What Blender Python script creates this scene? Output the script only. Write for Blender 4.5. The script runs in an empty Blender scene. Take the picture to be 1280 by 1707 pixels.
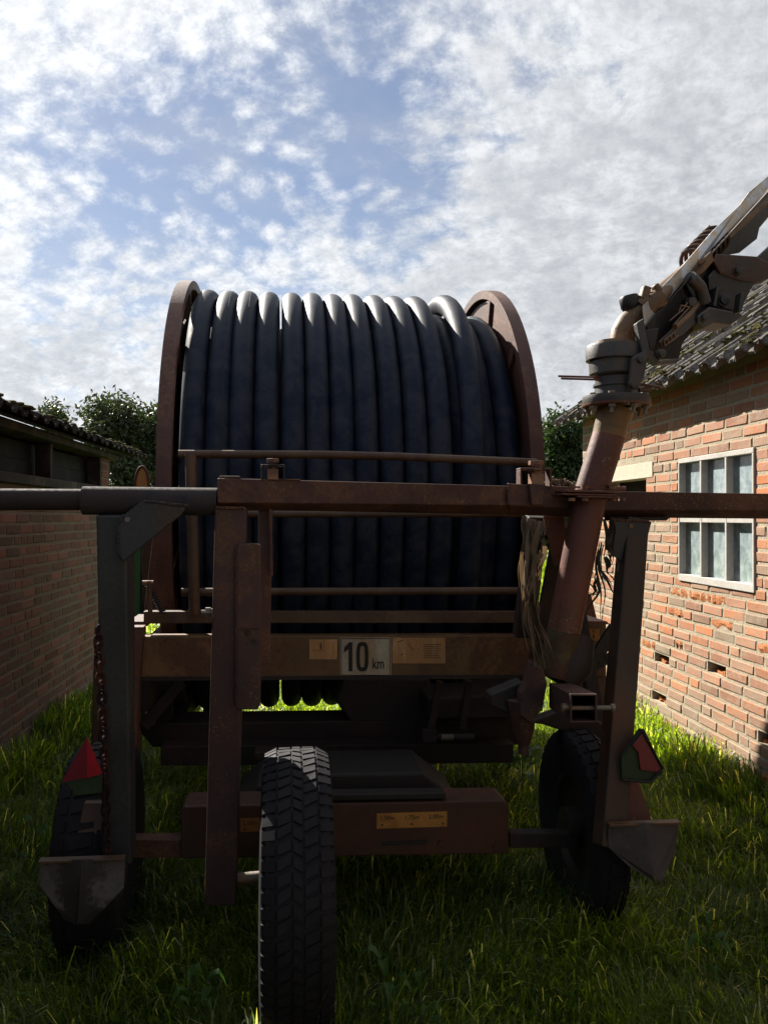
import bpy, bmesh, math, random
import numpy as np
from mathutils import Vector, Matrix

random.seed(7)
rng = np.random.default_rng(11)
C = bpy.context.scene
COL = C.collection
R = math.radians

# ------------------------------------------------------------------ camera
F_PX = 1380.0
H_CAM = 1.4
YAW_W = R(5.18)            # camera turned right of the passage direction (+Y)
DELTA = R(1.64)            # the machine stands slightly turned in the passage
PITCH = R(0.39)
cam_d = bpy.data.cameras.new('camera')
cam = bpy.data.objects.new('camera', cam_d)
COL.objects.link(cam)
C.camera = cam
cam_d.sensor_fit = 'VERTICAL'
cam_d.sensor_height = 36.0
cam_d.lens = 36.0 * F_PX / 1707.0
cam_d.clip_start = 0.05
cam_d.clip_end = 2000
cam.location = (0, 0, H_CAM)
cam.rotation_euler = (R(90) + PITCH, 0, -YAW_W)
C.render.resolution_x = 767
C.render.resolution_y = 1024

# ------------------------------------------------------------------ light
SUN_EL, SUN_AZ = R(36), R(31)       # azimuth: to the left of +Y
w = bpy.data.worlds.new('World')
C.world = w
w.use_nodes = True
C.view_settings.view_transform = 'Standard'
C.view_settings.look = 'None'
C.view_settings.exposure = 1.45
C.view_settings.gamma = 1.0
C.view_settings.use_curve_mapping = False
sd = bpy.data.lights.new('sun', 'SUN')
sd.energy = 5.0
sd.angle = R(0.5)
sd.color = (1.0, 0.93, 0.83)
so = bpy.data.objects.new('sun', sd)
COL.objects.link(so)
so.location = (-20, 40, 40)
sun_to = Vector((-math.sin(SUN_AZ) * math.cos(SUN_EL), math.cos(SUN_AZ) * math.cos(SUN_EL), math.sin(SUN_EL)))
so.rotation_euler = sun_to.to_track_quat('Z', 'Y').to_euler()


class NT:
    """small helper round a node tree"""
    def __init__(s, tree):
        s.t = tree
        s.n = tree.nodes
        s.l = tree.links

    def node(s, kind, **kw):
        n = s.n.new(kind)
        for k, v in kw.items():
            if k == 'inp':
                for a, b in v.items():
                    if isinstance(b, bpy.types.NodeSocket):
                        s.l.new(b, n.inputs[a])
                    else:
                        n.inputs[a].default_value = b
            else:
                setattr(n, k, v)
        return n

    def math(s, op, a, b=0.0, c=0.0, clamp=False):
        n = s.n.new('ShaderNodeMath')
        n.operation = op
        n.use_clamp = clamp
        for i, x in enumerate((a, b, c)):
            if isinstance(x, bpy.types.NodeSocket):
                s.l.new(x, n.inputs[i])
            else:
                n.inputs[i].default_value = x
        return n.outputs[0]

    def mix(s, fac, a, b, mode='MIX'):
        n = s.n.new('ShaderNodeMix')
        n.data_type = 'RGBA'
        n.blend_type = mode
        for i, x in ((0, fac), (6, a), (7, b)):
            if isinstance(x, bpy.types.NodeSocket):
                s.l.new(x, n.inputs[i])
            else:
                n.inputs[i].default_value = x if i == 0 else (tuple(x) + (1,))[:4]
        return n.outputs[2]

    def noise(s, vec, scale, detail=4, rough=0.55, dist=0.0):
        n = s.n.new('ShaderNodeTexNoise')
        n.inputs['Scale'].default_value = scale
        n.inputs['Detail'].default_value = detail
        n.inputs['Roughness'].default_value = rough
        n.inputs['Distortion'].default_value = dist
        if vec is not None:
            s.l.new(vec, n.inputs['Vector'])
        return n.outputs['Fac']

    def ramp(s, fac, stops):
        n = s.n.new('ShaderNodeValToRGB')
        e = n.color_ramp.elements
        while len(e) < len(stops):
            e.new(0.5)
        for el, (p, c) in zip(e, stops):
            el.position = p
            el.color = (tuple(c) + (1,))[:4] if not isinstance(c, (int, float)) else (c, c, c, 1)
        s.l.new(fac, n.inputs[0])
        return n.outputs[0]

    def maprange(s, v, a, b, c=0.0, d=1.0, smooth=True):
        n = s.n.new('ShaderNodeMapRange')
        if smooth:
            n.interpolation_type = 'SMOOTHSTEP'
        s.l.new(v, n.inputs[0])
        for i, x in enumerate((a, b, c, d)):
            n.inputs[i + 1].default_value = x
        return n.outputs[0]


def cam_dir(px, py, yaw):
    r = Vector((math.cos(yaw), -math.sin(yaw), 0))
    f = Vector((math.sin(yaw) * math.cos(PITCH), math.cos(yaw) * math.cos(PITCH), math.sin(PITCH)))
    u = r.cross(f)
    return f + r * ((px - 640) / F_PX) + u * ((853.5 - py) / F_PX)


def P(px, py, v):
    """point of the machine's own frame on its plane 'v metres ahead'"""
    d = cam_dir(px, py, YAW_W + DELTA)
    return Vector((0, 0, H_CAM)) + d * (v / d.y)


def PW(px, py, y):
    d = cam_dir(px, py, YAW_W)
    return Vector((0, 0, H_CAM)) + d * (y / d.y)


def PX(px, py, x):
    d = cam_dir(px, py, YAW_W)
    return Vector((0, 0, H_CAM)) + d * (x / d.x)


# ------------------------------------------------------------------ sky: Nishita with a cloud layer
def build_world():
    t = NT(w.node_tree)
    t.n.clear()
    out = t.node('ShaderNodeOutputWorld')
    bg = t.node('ShaderNodeBackground')
    t.l.new(bg.outputs[0], out.inputs[0])
    sky = t.node('ShaderNodeTexSky', sky_type='NISHITA', sun_disc=False)
    sky.sun_elevation = SUN_EL
    sky.sun_rotation = -SUN_AZ
    sky.air_density = 1.0
    sky.dust_density = 0.3
    sky.ozone_density = 1.6
    tc = t.node('ShaderNodeTexCoord')
    gen = tc.outputs['Generated']
    sep = t.node('ShaderNodeSeparateXYZ', inp={0: gen})
    zz = t.math('MAXIMUM', sep.outputs[2], 0.0)
    den = t.math('ADD', zz, 0.48)
    u = t.math('DIVIDE', sep.outputs[0], den)
    v = t.math('DIVIDE', sep.outputs[1], den)
    comb = t.node('ShaderNodeCombineXYZ', inp={0: u, 1: v, 2: 0.0})
    pl = comb.outputs[0]
    # stretch along a wind direction
    mp = t.node('ShaderNodeMapping', inp={'Vector': pl, 'Rotation': (0, 0, R(25)), 'Scale': (2.0, 2.1, 2.0)})
    warp = t.node('ShaderNodeTexNoise', inp={'Vector': mp.outputs[0], 'Scale': 1.1, 'Detail': 5.0})
    wv = t.node('ShaderNodeVectorMath', operation='MULTIPLY_ADD',
                inp={0: warp.outputs['Color'], 1: (0.2, 0.2, 0.0), 2: mp.outputs[0]})
    vec = wv.outputs[0]
    big = t.noise(vec, 0.75, 3, 0.5)
    mid = t.noise(vec, 4.2, 7, 0.62)
    fine = t.noise(vec, 19.0, 7, 0.7)
    cell = t.node('ShaderNodeTexVoronoi', feature='SMOOTH_F1', inp={'Vector': vec, 'Scale': 13.0, 'Smoothness': 0.5})
    puff = t.math('SUBTRACT', 0.62, cell.outputs['Distance'])
    # density
    d = t.math('MULTIPLY', big, 0.80)
    d = t.math('MULTIPLY_ADD', mid, 0.56, d)
    d = t.math('MULTIPLY_ADD', fine, 0.52, d)
    d = t.math('MULTIPLY_ADD', puff, 0.38, d)
    # broad openings and banks of the layer
    wn = t.node('ShaderNodeTexNoise', inp={'Vector': gen, 'Scale': 3.0, 'Detail': 5.0, 'Roughness': 0.6})
    gv = t.node('ShaderNodeVectorMath', operation='MULTIPLY_ADD',
                inp={0: wn.outputs['Color'], 1: (0.34, 0.34, 0.34), 2: gen})
    gv2 = t.node('ShaderNodeVectorMath', operation='ADD', inp={0: gv.outputs[0], 1: (-0.17, -0.17, -0.17)})

    def blob(px, py, r, amt):
        nonlocal d
        dv = cam_dir(px, py, YAW_W).normalized()
        dist = t.node('ShaderNodeVectorMath', operation='DISTANCE', inp={0: gv2.outputs[0], 1: tuple(dv)})
        m = t.maprange(dist.outputs['Value'], 0.0, r, amt * 0.52, 0.0)
        d = t.math('ADD', d, m)
    for (px, py, r, a) in ((650, 20, 0.20, -0.40), (700, 150, 0.15, -0.42), (640, 330, 0.17, -0.42), (560, 215, 0.12, -0.2),
                           (380, 250, 0.14, -0.36), (230, 215, 0.18, -0.30), (300, 400, 0.15, -0.18), (250, 470, 0.14, -0.25),
                           (60, 170, 0.12, -0.15), (480, 90, 0.11, -0.2), (840, 20, 0.1, -0.2),
                           (1000, 300, 0.40, 0.28), (160, 60, 0.22, 0.2), (80, 560, 0.25, 0.3), (560, 420, 0.1, 0.12),
                           (1000, 560, 0.3, 0.3)):
        blob(px, py, r, a)
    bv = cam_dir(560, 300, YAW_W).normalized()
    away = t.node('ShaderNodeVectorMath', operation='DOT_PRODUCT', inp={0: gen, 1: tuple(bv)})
    d = t.math('SUBTRACT', d, t.maprange(away.outputs['Value'], 0.75, -0.2, 0.0, 0.32))  # unseen cloud behind the camera thinned to lower the fill light
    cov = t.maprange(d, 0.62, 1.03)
    thick = t.maprange(d, 1.05, 1.6)
    # grey bellies
    shade_n = t.noise(vec, 2.4, 6, 0.6)
    belly = t.maprange(shade_n, 0.40, 0.68)
    belly = t.math('MULTIPLY', belly, thick, clamp=True)
    dr = cam_dir(1000, 380, YAW_W).normalized()
    db = t.node('ShaderNodeVectorMath', operation='DISTANCE', inp={0: gv2.outputs[0], 1: tuple(dr)})
    b2 = t.maprange(db.outputs['Value'], 0.05, 0.42, 0.50, 0.0)
    dr = cam_dir(170, 590, YAW_W).normalized()
    db = t.node('ShaderNodeVectorMath', operation='DISTANCE', inp={0: gv2.outputs[0], 1: tuple(dr)})
    b3 = t.maprange(db.outputs['Value'], 0.02, 0.16, 0.6, 0.0)
    bs = t.math('MAXIMUM', b2, b3)
    belly = t.math('MAXIMUM', t.math('MULTIPLY', belly, 0.8), t.math('MULTIPLY', bs, t.maprange(mid, 0.38, 0.6)))
    light = t.mix(t.maprange(fine, 0.3, 0.7), (2.4, 2.5, 2.64), (3.35, 3.42, 3.5))
    # brighter towards the sun
    sdn = t.node('ShaderNodeVectorMath', operation='DOT_PRODUCT', inp={0: gen, 1: tuple(sun_to)})
    glow = t.maprange(sdn.outputs['Value'], 0.55, 1.0, 0.92, 1.25)
    cl = t.mix(belly, light, (1.5, 1.6, 1.76))
    gl = t.node('ShaderNodeVectorMath', operation='SCALE', inp={0: cl, 'Scale': glow})
    blue = t.mix(1.0, sky.outputs[0], (0.30, 0.32, 0.36), 'MULTIPLY')
    blue = t.mix(t.maprange(mid, 0.3, 0.7, 0.22, 0.42), blue, (2.2, 2.28, 2.4))
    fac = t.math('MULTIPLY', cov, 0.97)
    # the layer pales towards the horizon
    hz = t.maprange(sep.outputs[2], 0.0, 0.36, 0.9, 0.0)
    fac = t.math('MAXIMUM', fac, hz)
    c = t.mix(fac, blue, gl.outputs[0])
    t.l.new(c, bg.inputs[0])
    bg.inputs[1].default_value = 0.1


build_world()


# ------------------------------------------------------------------ materials
def new_mat(name):
    m = bpy.data.materials.new(name)
    m.use_nodes = True
    t = NT(m.node_tree)
    b = t.n['Principled BSDF']
    return m, t, b


ALB = 0.52


def metal(name, base, rust, amount=0.45, rough=0.6, scale=6.0, spec=0.35, metallic=0.0, bump=0.25, streak=0.0, speck=None, alb=None):
    """painted or bare steel with patches of rust and grain"""
    k_ = alb or ALB
    base = tuple(x * k_ for x in base)
    rust = tuple(x * k_ for x in rust)
    if speck:
        speck = tuple(x * k_ for x in speck)
    m, t, b = new_mat(name)
    tc = t.node('ShaderNodeTexCoord')
    o = tc.outputs['Object']
    if streak:
        mp = t.node('ShaderNodeMapping', inp={'Vector': o, 'Scale': (1, 1, streak)})
        o2 = mp.outputs[0]
    else:
        o2 = o
    n1 = t.noise(o2, scale, 8, 0.65, 0.4)
    n2 = t.noise(o, scale * 14, 5, 0.7)
    n3 = t.noise(o, scale * 0.35, 3, 0.5)
    f = t.maprange(t.math('MULTIPLY_ADD', n2, 0.35, n1), 0.80 - amount * 0.40, 0.88 - amount * 0.30)
    c = t.mix(f, base, rust)
    dark = tuple(x * 0.55 for x in base)
    c = t.mix(t.maprange(n3, 0.40, 0.62, 0.0, 0.85), c, dark)
    if speck:
        s = t.maprange(t.noise(o, scale * 22, 3, 0.6), 0.57, 0.66)
        s = t.math('MULTIPLY', s, t.maprange(n1, 0.48, 0.58))
        c = t.mix(s, c, speck)
    g = t.maprange(n2, 0.25, 0.75, 0.72, 1.25, False)
    c = t.mix(1.0, c, t.node('ShaderNodeCombineXYZ', inp={0: g, 1: g, 2: g}).outputs[0], 'MULTIPLY')
    t.l.new(c, b.inputs['Base Color'])
    t.l.new(t.maprange(n2, 0.2, 0.8, rough - 0.12, min(1, rough + 0.15)), b.inputs['Roughness'])
    b.inputs['Metallic'].default_value = metallic
    b.inputs['Specular IOR Level'].default_value = spec
    bp = t.node('ShaderNodeBump', inp={'Height': t.math('MULTIPLY_ADD', n1, 0.6, n2), 'Strength': bump, 'Distance': 0.004})
    t.l.new(bp.outputs[0], b.inputs['Normal'])
    return m


def plain(name, col, rough=0.7, spec=0.3, var=0.3, scale=20, metallic=0.0, bump=0.2, bdist=0.003):
    m, t, b = new_mat(name)
    tc = t.node('ShaderNodeTexCoord')
    n = t.noise(tc.outputs['Object'], scale, 6, 0.65)
    n0 = t.noise(tc.outputs['Object'], scale * 0.13, 4, 0.6)
    v = t.math('MULTIPLY_ADD', n0, 0.6, t.math('MULTIPLY', n, 0.6))
    g = t.maprange(v, 0.35, 0.85, 1 - var, 1 + var, False)
    c = t.mix(1.0, col, t.node('ShaderNodeCombineXYZ', inp={0: g, 1: g, 2: g}).outputs[0], 'MULTIPLY')
    t.l.new(c, b.inputs['Base Color'])
    b.inputs['Roughness'].default_value = rough
    b.inputs['Specular IOR Level'].default_value = spec
    b.inputs['Metallic'].default_value = metallic
    bp = t.node('ShaderNodeBump', inp={'Height': n, 'Strength': bump, 'Distance': bdist})
    t.l.new(bp.outputs[0], b.inputs['Normal'])
    return m


def brick_mat(name, stops, island=False, lime=0.25, wash_z=None, grime=0.3):
    m, t, b = new_mat(name)
    if island:
        g = t.node('ShaderNodeNewGeometry')
        rnd = g.outputs['Random Per Island']
    else:
        oi = t.node('ShaderNodeObjectInfo')
        rnd = oi.outputs['Random']
    geo = t.node('ShaderNodeNewGeometry')
    pos = geo.outputs['Position']
    c = t.ramp(rnd, stops)
    r2 = t.math('FRACT', t.math('MULTIPLY', rnd, 37.7))
    g = t.maprange(r2, 0, 1, 0.78, 1.22, False)
    c = t.mix(1.0, c, t.node('ShaderNodeCombineXYZ', inp={0: g, 1: g, 2: g}).outputs[0], 'MULTIPLY')
    fine = t.noise(pos, 160, 4, 0.7)
    mid = t.noise(pos, 26, 6, 0.7, 0.5)
    big = t.noise(pos, 2.2, 4, 0.6)
    c = t.mix(t.maprange(mid, 0.50, 0.72, 0, grime), c, (0.10, 0.085, 0.07))
    lm = t.math('MULTIPLY', t.maprange(t.math('MULTIPLY_ADD', big, 0.5, t.math('MULTIPLY', mid, 0.6)), 0.46, 0.70), lime)
    c = t.mix(lm, c, (0.40, 0.33, 0.25))
    if wash_z is not None:
        sp = t.node('ShaderNodeSeparateXYZ', inp={0: pos})
        hh = t.math('MULTIPLY_ADD', big, 0.35, sp.outputs[2])
        wf = t.maprange(hh, wash_z + 0.22, wash_z + 0.10, 0.0, 0.62)
        wf = t.math('MULTIPLY', wf, t.maprange(mid, 0.3, 0.6, 0.6, 1.0))
        c = t.mix(wf, c, (0.35, 0.28, 0.21))
    c = t.mix(t.maprange(fine, 0.3, 0.7, 0.0, 0.18), c, (0.05, 0.03, 0.02))
    t.l.new(c, b.inputs['Base Color'])
    b.inputs['Roughness'].default_value = 0.9
    b.inputs['Specular IOR Level'].default_value = 0.15
    bp = t.node('ShaderNodeBump', inp={'Height': t.math('MULTIPLY_ADD', mid, 1.2, fine), 'Strength': 0.5, 'Distance': 0.004})
    t.l.new(bp.outputs[0], b.inputs['Normal'])
    return m


def foliage_mat(name, dark, light, trans, dry=None, spec=0.25, transf=0.35, dryp=0.93):
    m, t, b = new_mat(name)
    g = t.node('ShaderNodeNewGeometry')
    rnd = g.outputs['Random Per Island']
    n = t.noise(g.outputs['Position'], 1.6, 3, 0.5)
    f = t.math('MULTIPLY_ADD', n, 0.7, t.math('MULTIPLY', rnd, 0.5))
    c = t.mix(t.maprange(f, 0.3, 0.85), dark, light)
    if dry:
        c = t.mix(t.math('GREATER_THAN', rnd, dryp), c, dry)
    t.l.new(c, b.inputs['Base Color'])
    b.inputs['Roughness'].default_value = 0.45
    b.inputs['Specular IOR Level'].default_value = spec
    tr = t.node('ShaderNodeBsdfTranslucent')
    tcol = t.mix(1.0, c, trans, 'MULTIPLY')
    t.l.new(tcol, tr.inputs[0])
    mx = t.node('ShaderNodeMixShader', inp={0: transf, 1: b.outputs[0], 2: tr.outputs[0]})
    t.l.new(mx.outputs[0], t.n['Material Output'].inputs[0])
    return m


M = {}
M['column'] = metal('purple_brown_steel', (0.13, 0.064, 0.056), (0.18, 0.082, 0.042), 0.4, 0.6, 7, speck=(0.3, 0.17, 0.1))
M['beam'] = metal('weathered_red_beam', (0.115, 0.05, 0.042), (0.19, 0.085, 0.045), 0.5, 0.62, 6, speck=(0.32, 0.2, 0.12))
M['tanrust'] = metal('tan_rusty_paint', (0.31, 0.175, 0.065), (0.17, 0.075, 0.035), 0.4, 0.6, 4, speck=(0.09, 0.05, 0.03))
M['tubetan'] = metal('tan_tube', (0.20, 0.115, 0.06), (0.14, 0.065, 0.035), 0.45, 0.5, 7)
M['orange'] = metal('faded_orange_red_paint', (0.17, 0.062, 0.035), (0.10, 0.055, 0.035), 0.55, 0.6, 4, speck=(0.05, 0.035, 0.025), alb=0.45)
M['pipe'] = metal('red_rust_pipe', (0.27, 0.09, 0.055), (0.20, 0.085, 0.045), 0.45, 0.55, 5, speck=(0.4, 0.26, 0.18), alb=0.5)
M['galv'] = metal('weathered_galvanised_post', (0.095, 0.10, 0.10), (0.16, 0.10, 0.06), 0.34, 0.5, 5, metallic=0.25, streak=0.25)
M['tubeblue'] = metal('blue_grey_worn_tube', (0.10, 0.085, 0.08), (0.04, 0.05, 0.085), 0.4, 0.8, 5, spec=0.15, streak=2.0)
M['tubebrown'] = metal('brown_grey_tube', (0.13, 0.10, 0.095), (0.09, 0.075, 0.07), 0.4, 0.8, 6, spec=0.15)
M['flange'] = metal('rusty_drum_flange', (0.17, 0.075, 0.055), (0.24, 0.12, 0.07), 0.35, 0.55, 4, alb=0.6)
M['postbrown'] = metal('brown_grey_post', (0.12, 0.085, 0.055), (0.16, 0.075, 0.04), 0.45, 0.6, 5, streak=0.4)
M['chassis'] = metal('dark_chassis_steel', (0.045, 0.033, 0.028), (0.08, 0.045, 0.03), 0.35, 0.65, 5)
M['castbrown'] = metal('brown_cast_iron', (0.20, 0.12, 0.06), (0.15, 0.07, 0.035), 0.45, 0.55, 9, speck=(0.4, 0.25, 0.1), alb=1)
M['castdark'] = metal('dark_cast_iron', (0.085, 0.08, 0.075), (0.12, 0.085, 0.06), 0.25, 0.5, 9, alb=0.8)
M['blackmetal'] = metal('near_black_metal', (0.030, 0.028, 0.027), (0.07, 0.05, 0.04), 0.2, 0.45, 8)
M['aluminium'] = metal('dull_aluminium_channel', (0.62, 0.61, 0.60), (0.50, 0.36, 0.20), 0.5, 0.36, 9, spec=0.5, metallic=0.55, bump=0.1, alb=1)
M['bolt'] = metal('rusty_bolt', (0.22, 0.10, 0.06), (0.28, 0.15, 0.08), 0.5, 0.6, 20, alb=0.9)
M['boltgrey'] = metal('grey_bolt', (0.22, 0.19, 0.15), (0.25, 0.15, 0.08), 0.35, 0.5, 20, metallic=0.3, alb=0.9)
M['brass'] = metal('mossy_pipe_bottom', (0.13, 0.11, 0.035), (0.10, 0.045, 0.025), 0.5, 0.6, 14, alb=0.6)
M['burnt'] = metal('burnt_yellow_pipe_top', (0.26, 0.15, 0.05), (0.09, 0.055, 0.045), 0.42, 0.5, 11, streak=2.5, alb=0.9)
M['spade'] = metal('grey_ground_plate', (0.20, 0.185, 0.18), (0.035, 0.03, 0.03), 0.6, 0.6, 5, spec=0.3, alb=0.6)
M['chain'] = metal('rusty_chain', (0.05, 0.03, 0.035), (0.12, 0.05, 0.03), 0.45, 0.85, 12, spec=0.08)
M['rubber'] = plain('tyre_rubber', (0.011, 0.011, 0.013), 0.75, 0.22, 0.4, 30)
M['plateW'] = metal('yellowed_white_plate', (0.46, 0.41, 0.29), (0.36, 0.22, 0.09), 0.42, 0.6, 7, streak=0.2, alb=0.8)
M['sticker'] = metal('weathered_sticker', (0.55, 0.36, 0.15), (0.38, 0.19, 0.07), 0.45, 0.65, 8, streak=0.2, alb=0.9)
M['labely'] = metal('orange_yellow_label', (0.50, 0.24, 0.05), (0.40, 0.17, 0.04), 0.35, 0.6, 10, alb=0.7)
M['ink'] = plain('black_print', (0.02, 0.018, 0.016), 0.6, 0.2, 0.2)
M['red'] = plain('red_reflector', (0.32, 0.012, 0.022), 0.3, 0.5, 0.35, 30)
M['darkred'] = plain('dark_red_reflector', (0.14, 0.01, 0.02), 0.35, 0.5, 0.35, 30)
M['greenp'] = metal('old_green_plate', (0.035, 0.085, 0.035), (0.05, 0.05, 0.03), 0.3, 0.5, 9)
M['greenb'] = plain('bright_green_panel', (0.06, 0.17, 0.05), 0.4, 0.4, 0.2, 8)
M['amber'] = plain('amber_reflector_disc', (0.50, 0.24, 0.07), 0.4, 0.4, 0.15, 8)
M['mortarR'] = plain('pale_lime_mortar', (0.38, 0.325, 0.24), 0.95, 0.1, 0.25, 60, bump=0.9, bdist=0.006)
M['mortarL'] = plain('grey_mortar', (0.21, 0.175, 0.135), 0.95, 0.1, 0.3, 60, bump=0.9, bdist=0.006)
M['concrete'] = plain('concrete_lintel', (0.50, 0.46, 0.36), 0.9, 0.15, 0.2, 40, bump=0.6)
M['winframe'] = plain('weathered_white_window_frame', (0.44, 0.42, 0.385), 0.8, 0.2, 0.22, 45, bump=0.5)
M['dark'] = plain('dark_interior', (0.02, 0.018, 0.016), 0.95, 0.1)
M['spall'] = plain('spalled_orange_brick', (0.42, 0.17, 0.075), 0.95, 0.1, 0.35, 90, bump=1.0, bdist=0.012)
M['oldwood'] = metal('old_dark_wood', (0.075, 0.06, 0.045), (0.16, 0.14, 0.10), 0.35, 0.85, 9, streak=1.0, bump=0.6)
M['board'] = metal('black_tarred_board', (0.028, 0.026, 0.024), (0.07, 0.06, 0.04), 0.25, 0.8, 5, bump=0.5)
M['soil'] = plain('ground_soil', (0.045, 0.055, 0.02), 0.95, 0.1, 0.4, 9, bump=0.5, bdist=0.02)
STOPS_R = [(0.0, (0.50, 0.18, 0.075)), (0.22, (0.46, 0.195, 0.10)), (0.42, (0.41, 0.19, 0.115)), (0.58, (0.33, 0.18, 0.12)),
           (0.74, (0.33, 0.225, 0.155)), (0.86, (0.29, 0.22, 0.155)), (1.0, (0.44, 0.20, 0.12))]
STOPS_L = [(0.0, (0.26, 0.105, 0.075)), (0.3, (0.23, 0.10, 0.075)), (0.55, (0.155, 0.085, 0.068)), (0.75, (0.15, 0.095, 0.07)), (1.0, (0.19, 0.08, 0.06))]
M['brickR'] = brick_mat('barn_brick', STOPS_R, False, 0.6, 0.38)
M['brickRs'] = brick_mat('barn_brick_joined', STOPS_R, True, 0.6, 0.38)
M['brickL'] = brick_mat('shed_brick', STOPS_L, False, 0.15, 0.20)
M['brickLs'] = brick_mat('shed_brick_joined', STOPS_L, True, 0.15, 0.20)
M['moss'] = plain('moss', (0.075, 0.07, 0.025), 0.95, 0.05, 0.5, 70, bump=1.0, bdist=0.01)
M['grass'] = foliage_mat('grass_blades', (0.011, 0.025, 0.005), (0.070, 0.100, 0.011), (9.0, 8.8, 2.2), dry=(0.28, 0.26, 0.15), transf=0.42, spec=0.45, dryp=0.95)
M['weed'] = foliage_mat('weed_leaf', (0.04, 0.09, 0.025), (0.07, 0.14, 0.03), (1.5, 1.8, 0.8))
M['leaf1'] = foliage_mat('tree_leaves_grey_green', (0.028, 0.042, 0.018), (0.085, 0.10, 0.045), (1.2, 1.4, 0.7), transf=0.2)
M['leaf2'] = foliage_mat('tree_leaves_deep_green', (0.022, 0.042, 0.016), (0.06, 0.09, 0.03), (1.2, 1.4, 0.7), transf=0.2)
M['bark'] = plain('bark', (0.06, 0.05, 0.04), 0.95, 0.1, 0.3, 12)
M['dryleaf'] = foliage_mat('dried_maize_leaf', (0.05, 0.038, 0.026), (0.19, 0.145, 0.10), (1.3, 1.1, 0.8), transf=0.25, spec=0.1)
M['dryleafdark'] = foliage_mat('dark_dried_leaf', (0.035, 0.028, 0.02), (0.08, 0.06, 0.04), (1.2, 1.1, 0.8), transf=0.15, spec=0.1)


def hose_mat():
    m, t, b = new_mat('black_polyethylene_hose')
    g = t.node('ShaderNodeNewGeometry')
    n = t.noise(g.outputs['Position'], 9, 6, 0.7, 0.3)
    n2 = t.noise(g.outputs['Position'], 90, 4, 0.7)
    c = t.mix(t.maprange(n, 0.38, 0.62), (0.009, 0.015, 0.031), (0.028, 0.034, 0.046))  # blue of the reflected sky mixed into the black hose colour
    t.l.new(c, b.inputs['Base Color'])
    t.l.new(t.maprange(n, 0.3, 0.7, 0.5, 0.66), b.inputs['Roughness'])
    b.inputs['Specular IOR Level'].default_value = 0.13
    bp = t.node('ShaderNodeBump', inp={'Height': n2, 'Strength': 0.08, 'Distance': 0.002})
    t.l.new(bp.outputs[0], b.inputs['Normal'])
    return m


M['hose'] = hose_mat()


def glass_mat():
    m, t, b = new_mat('dusty_sky_pale_glass')
    g = t.node('ShaderNodeNewGeometry')
    n = t.noise(g.outputs['Position'], 14, 6, 0.7, 0.5)
    n2 = t.noise(g.outputs['Position'], 120, 4, 0.75)
    sp = t.maprange(n2, 0.62, 0.70)
    c = t.mix(t.maprange(n, 0.35, 0.7), (0.24, 0.31, 0.33), (0.42, 0.49, 0.50))  # pane dust made paler and bluer to stand in for reflected sky
    c = t.mix(t.math('MULTIPLY', sp, 0.6), c, (0.55, 0.58, 0.55))
    t.l.new(c, b.inputs['Base Color'])
    b.inputs['Roughness'].default_value = 0.12
    b.inputs['Specular IOR Level'].default_value = 0.6
    tr = t.node('ShaderNodeBsdfTransparent', inp={0: (0.8, 0.85, 0.85, 1)})
    mx = t.node('ShaderNodeMixShader', inp={0: t.maprange(n, 0.3, 0.7, 0.25, 0.10), 1: b.outputs[0], 2: tr.outputs[0]})
    t.l.new(mx.outputs[0], t.n['Material Output'].inputs[0])
    return m


M['glass'] = glass_mat()


def tile_mat():
    m, t, b = new_mat('mossy_grey_roof_tile')
    g = t.node('ShaderNodeNewGeometry')
    pos = g.outputs['Position']
    n = t.noise(pos, 7, 7, 0.7, 0.4)
    n2 = t.noise(pos, 60, 5, 0.7)
    c = t.mix(t.maprange(n2, 0.3, 0.7), (0.065, 0.06, 0.055), (0.20, 0.185, 0.17))
    c = t.mix(t.maprange(n, 0.50, 0.62, 0, 0.85), c, (0.11, 0.09, 0.035))
    t.l.new(c, b.inputs['Base Color'])
    b.inputs['Roughness'].default_value = 0.9
    b.inputs['Specular IOR Level'].default_value = 0.15
    bp = t.node('ShaderNodeBump', inp={'Height': t.math('MULTIPLY_ADD', n, 1.0, n2), 'Strength': 0.7, 'Distance': 0.008})
    t.l.new(bp.outputs[0], b.inputs['Normal'])
    return m


M['tile'] = tile_mat()
M['tiledark'] = plain('shaded_weathered_tile', (0.045, 0.042, 0.034), 0.95, 0.1, 0.5, 25, bump=0.8, bdist=0.01)  # shed tile tone darkened to stand in for the unlit eave


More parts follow.
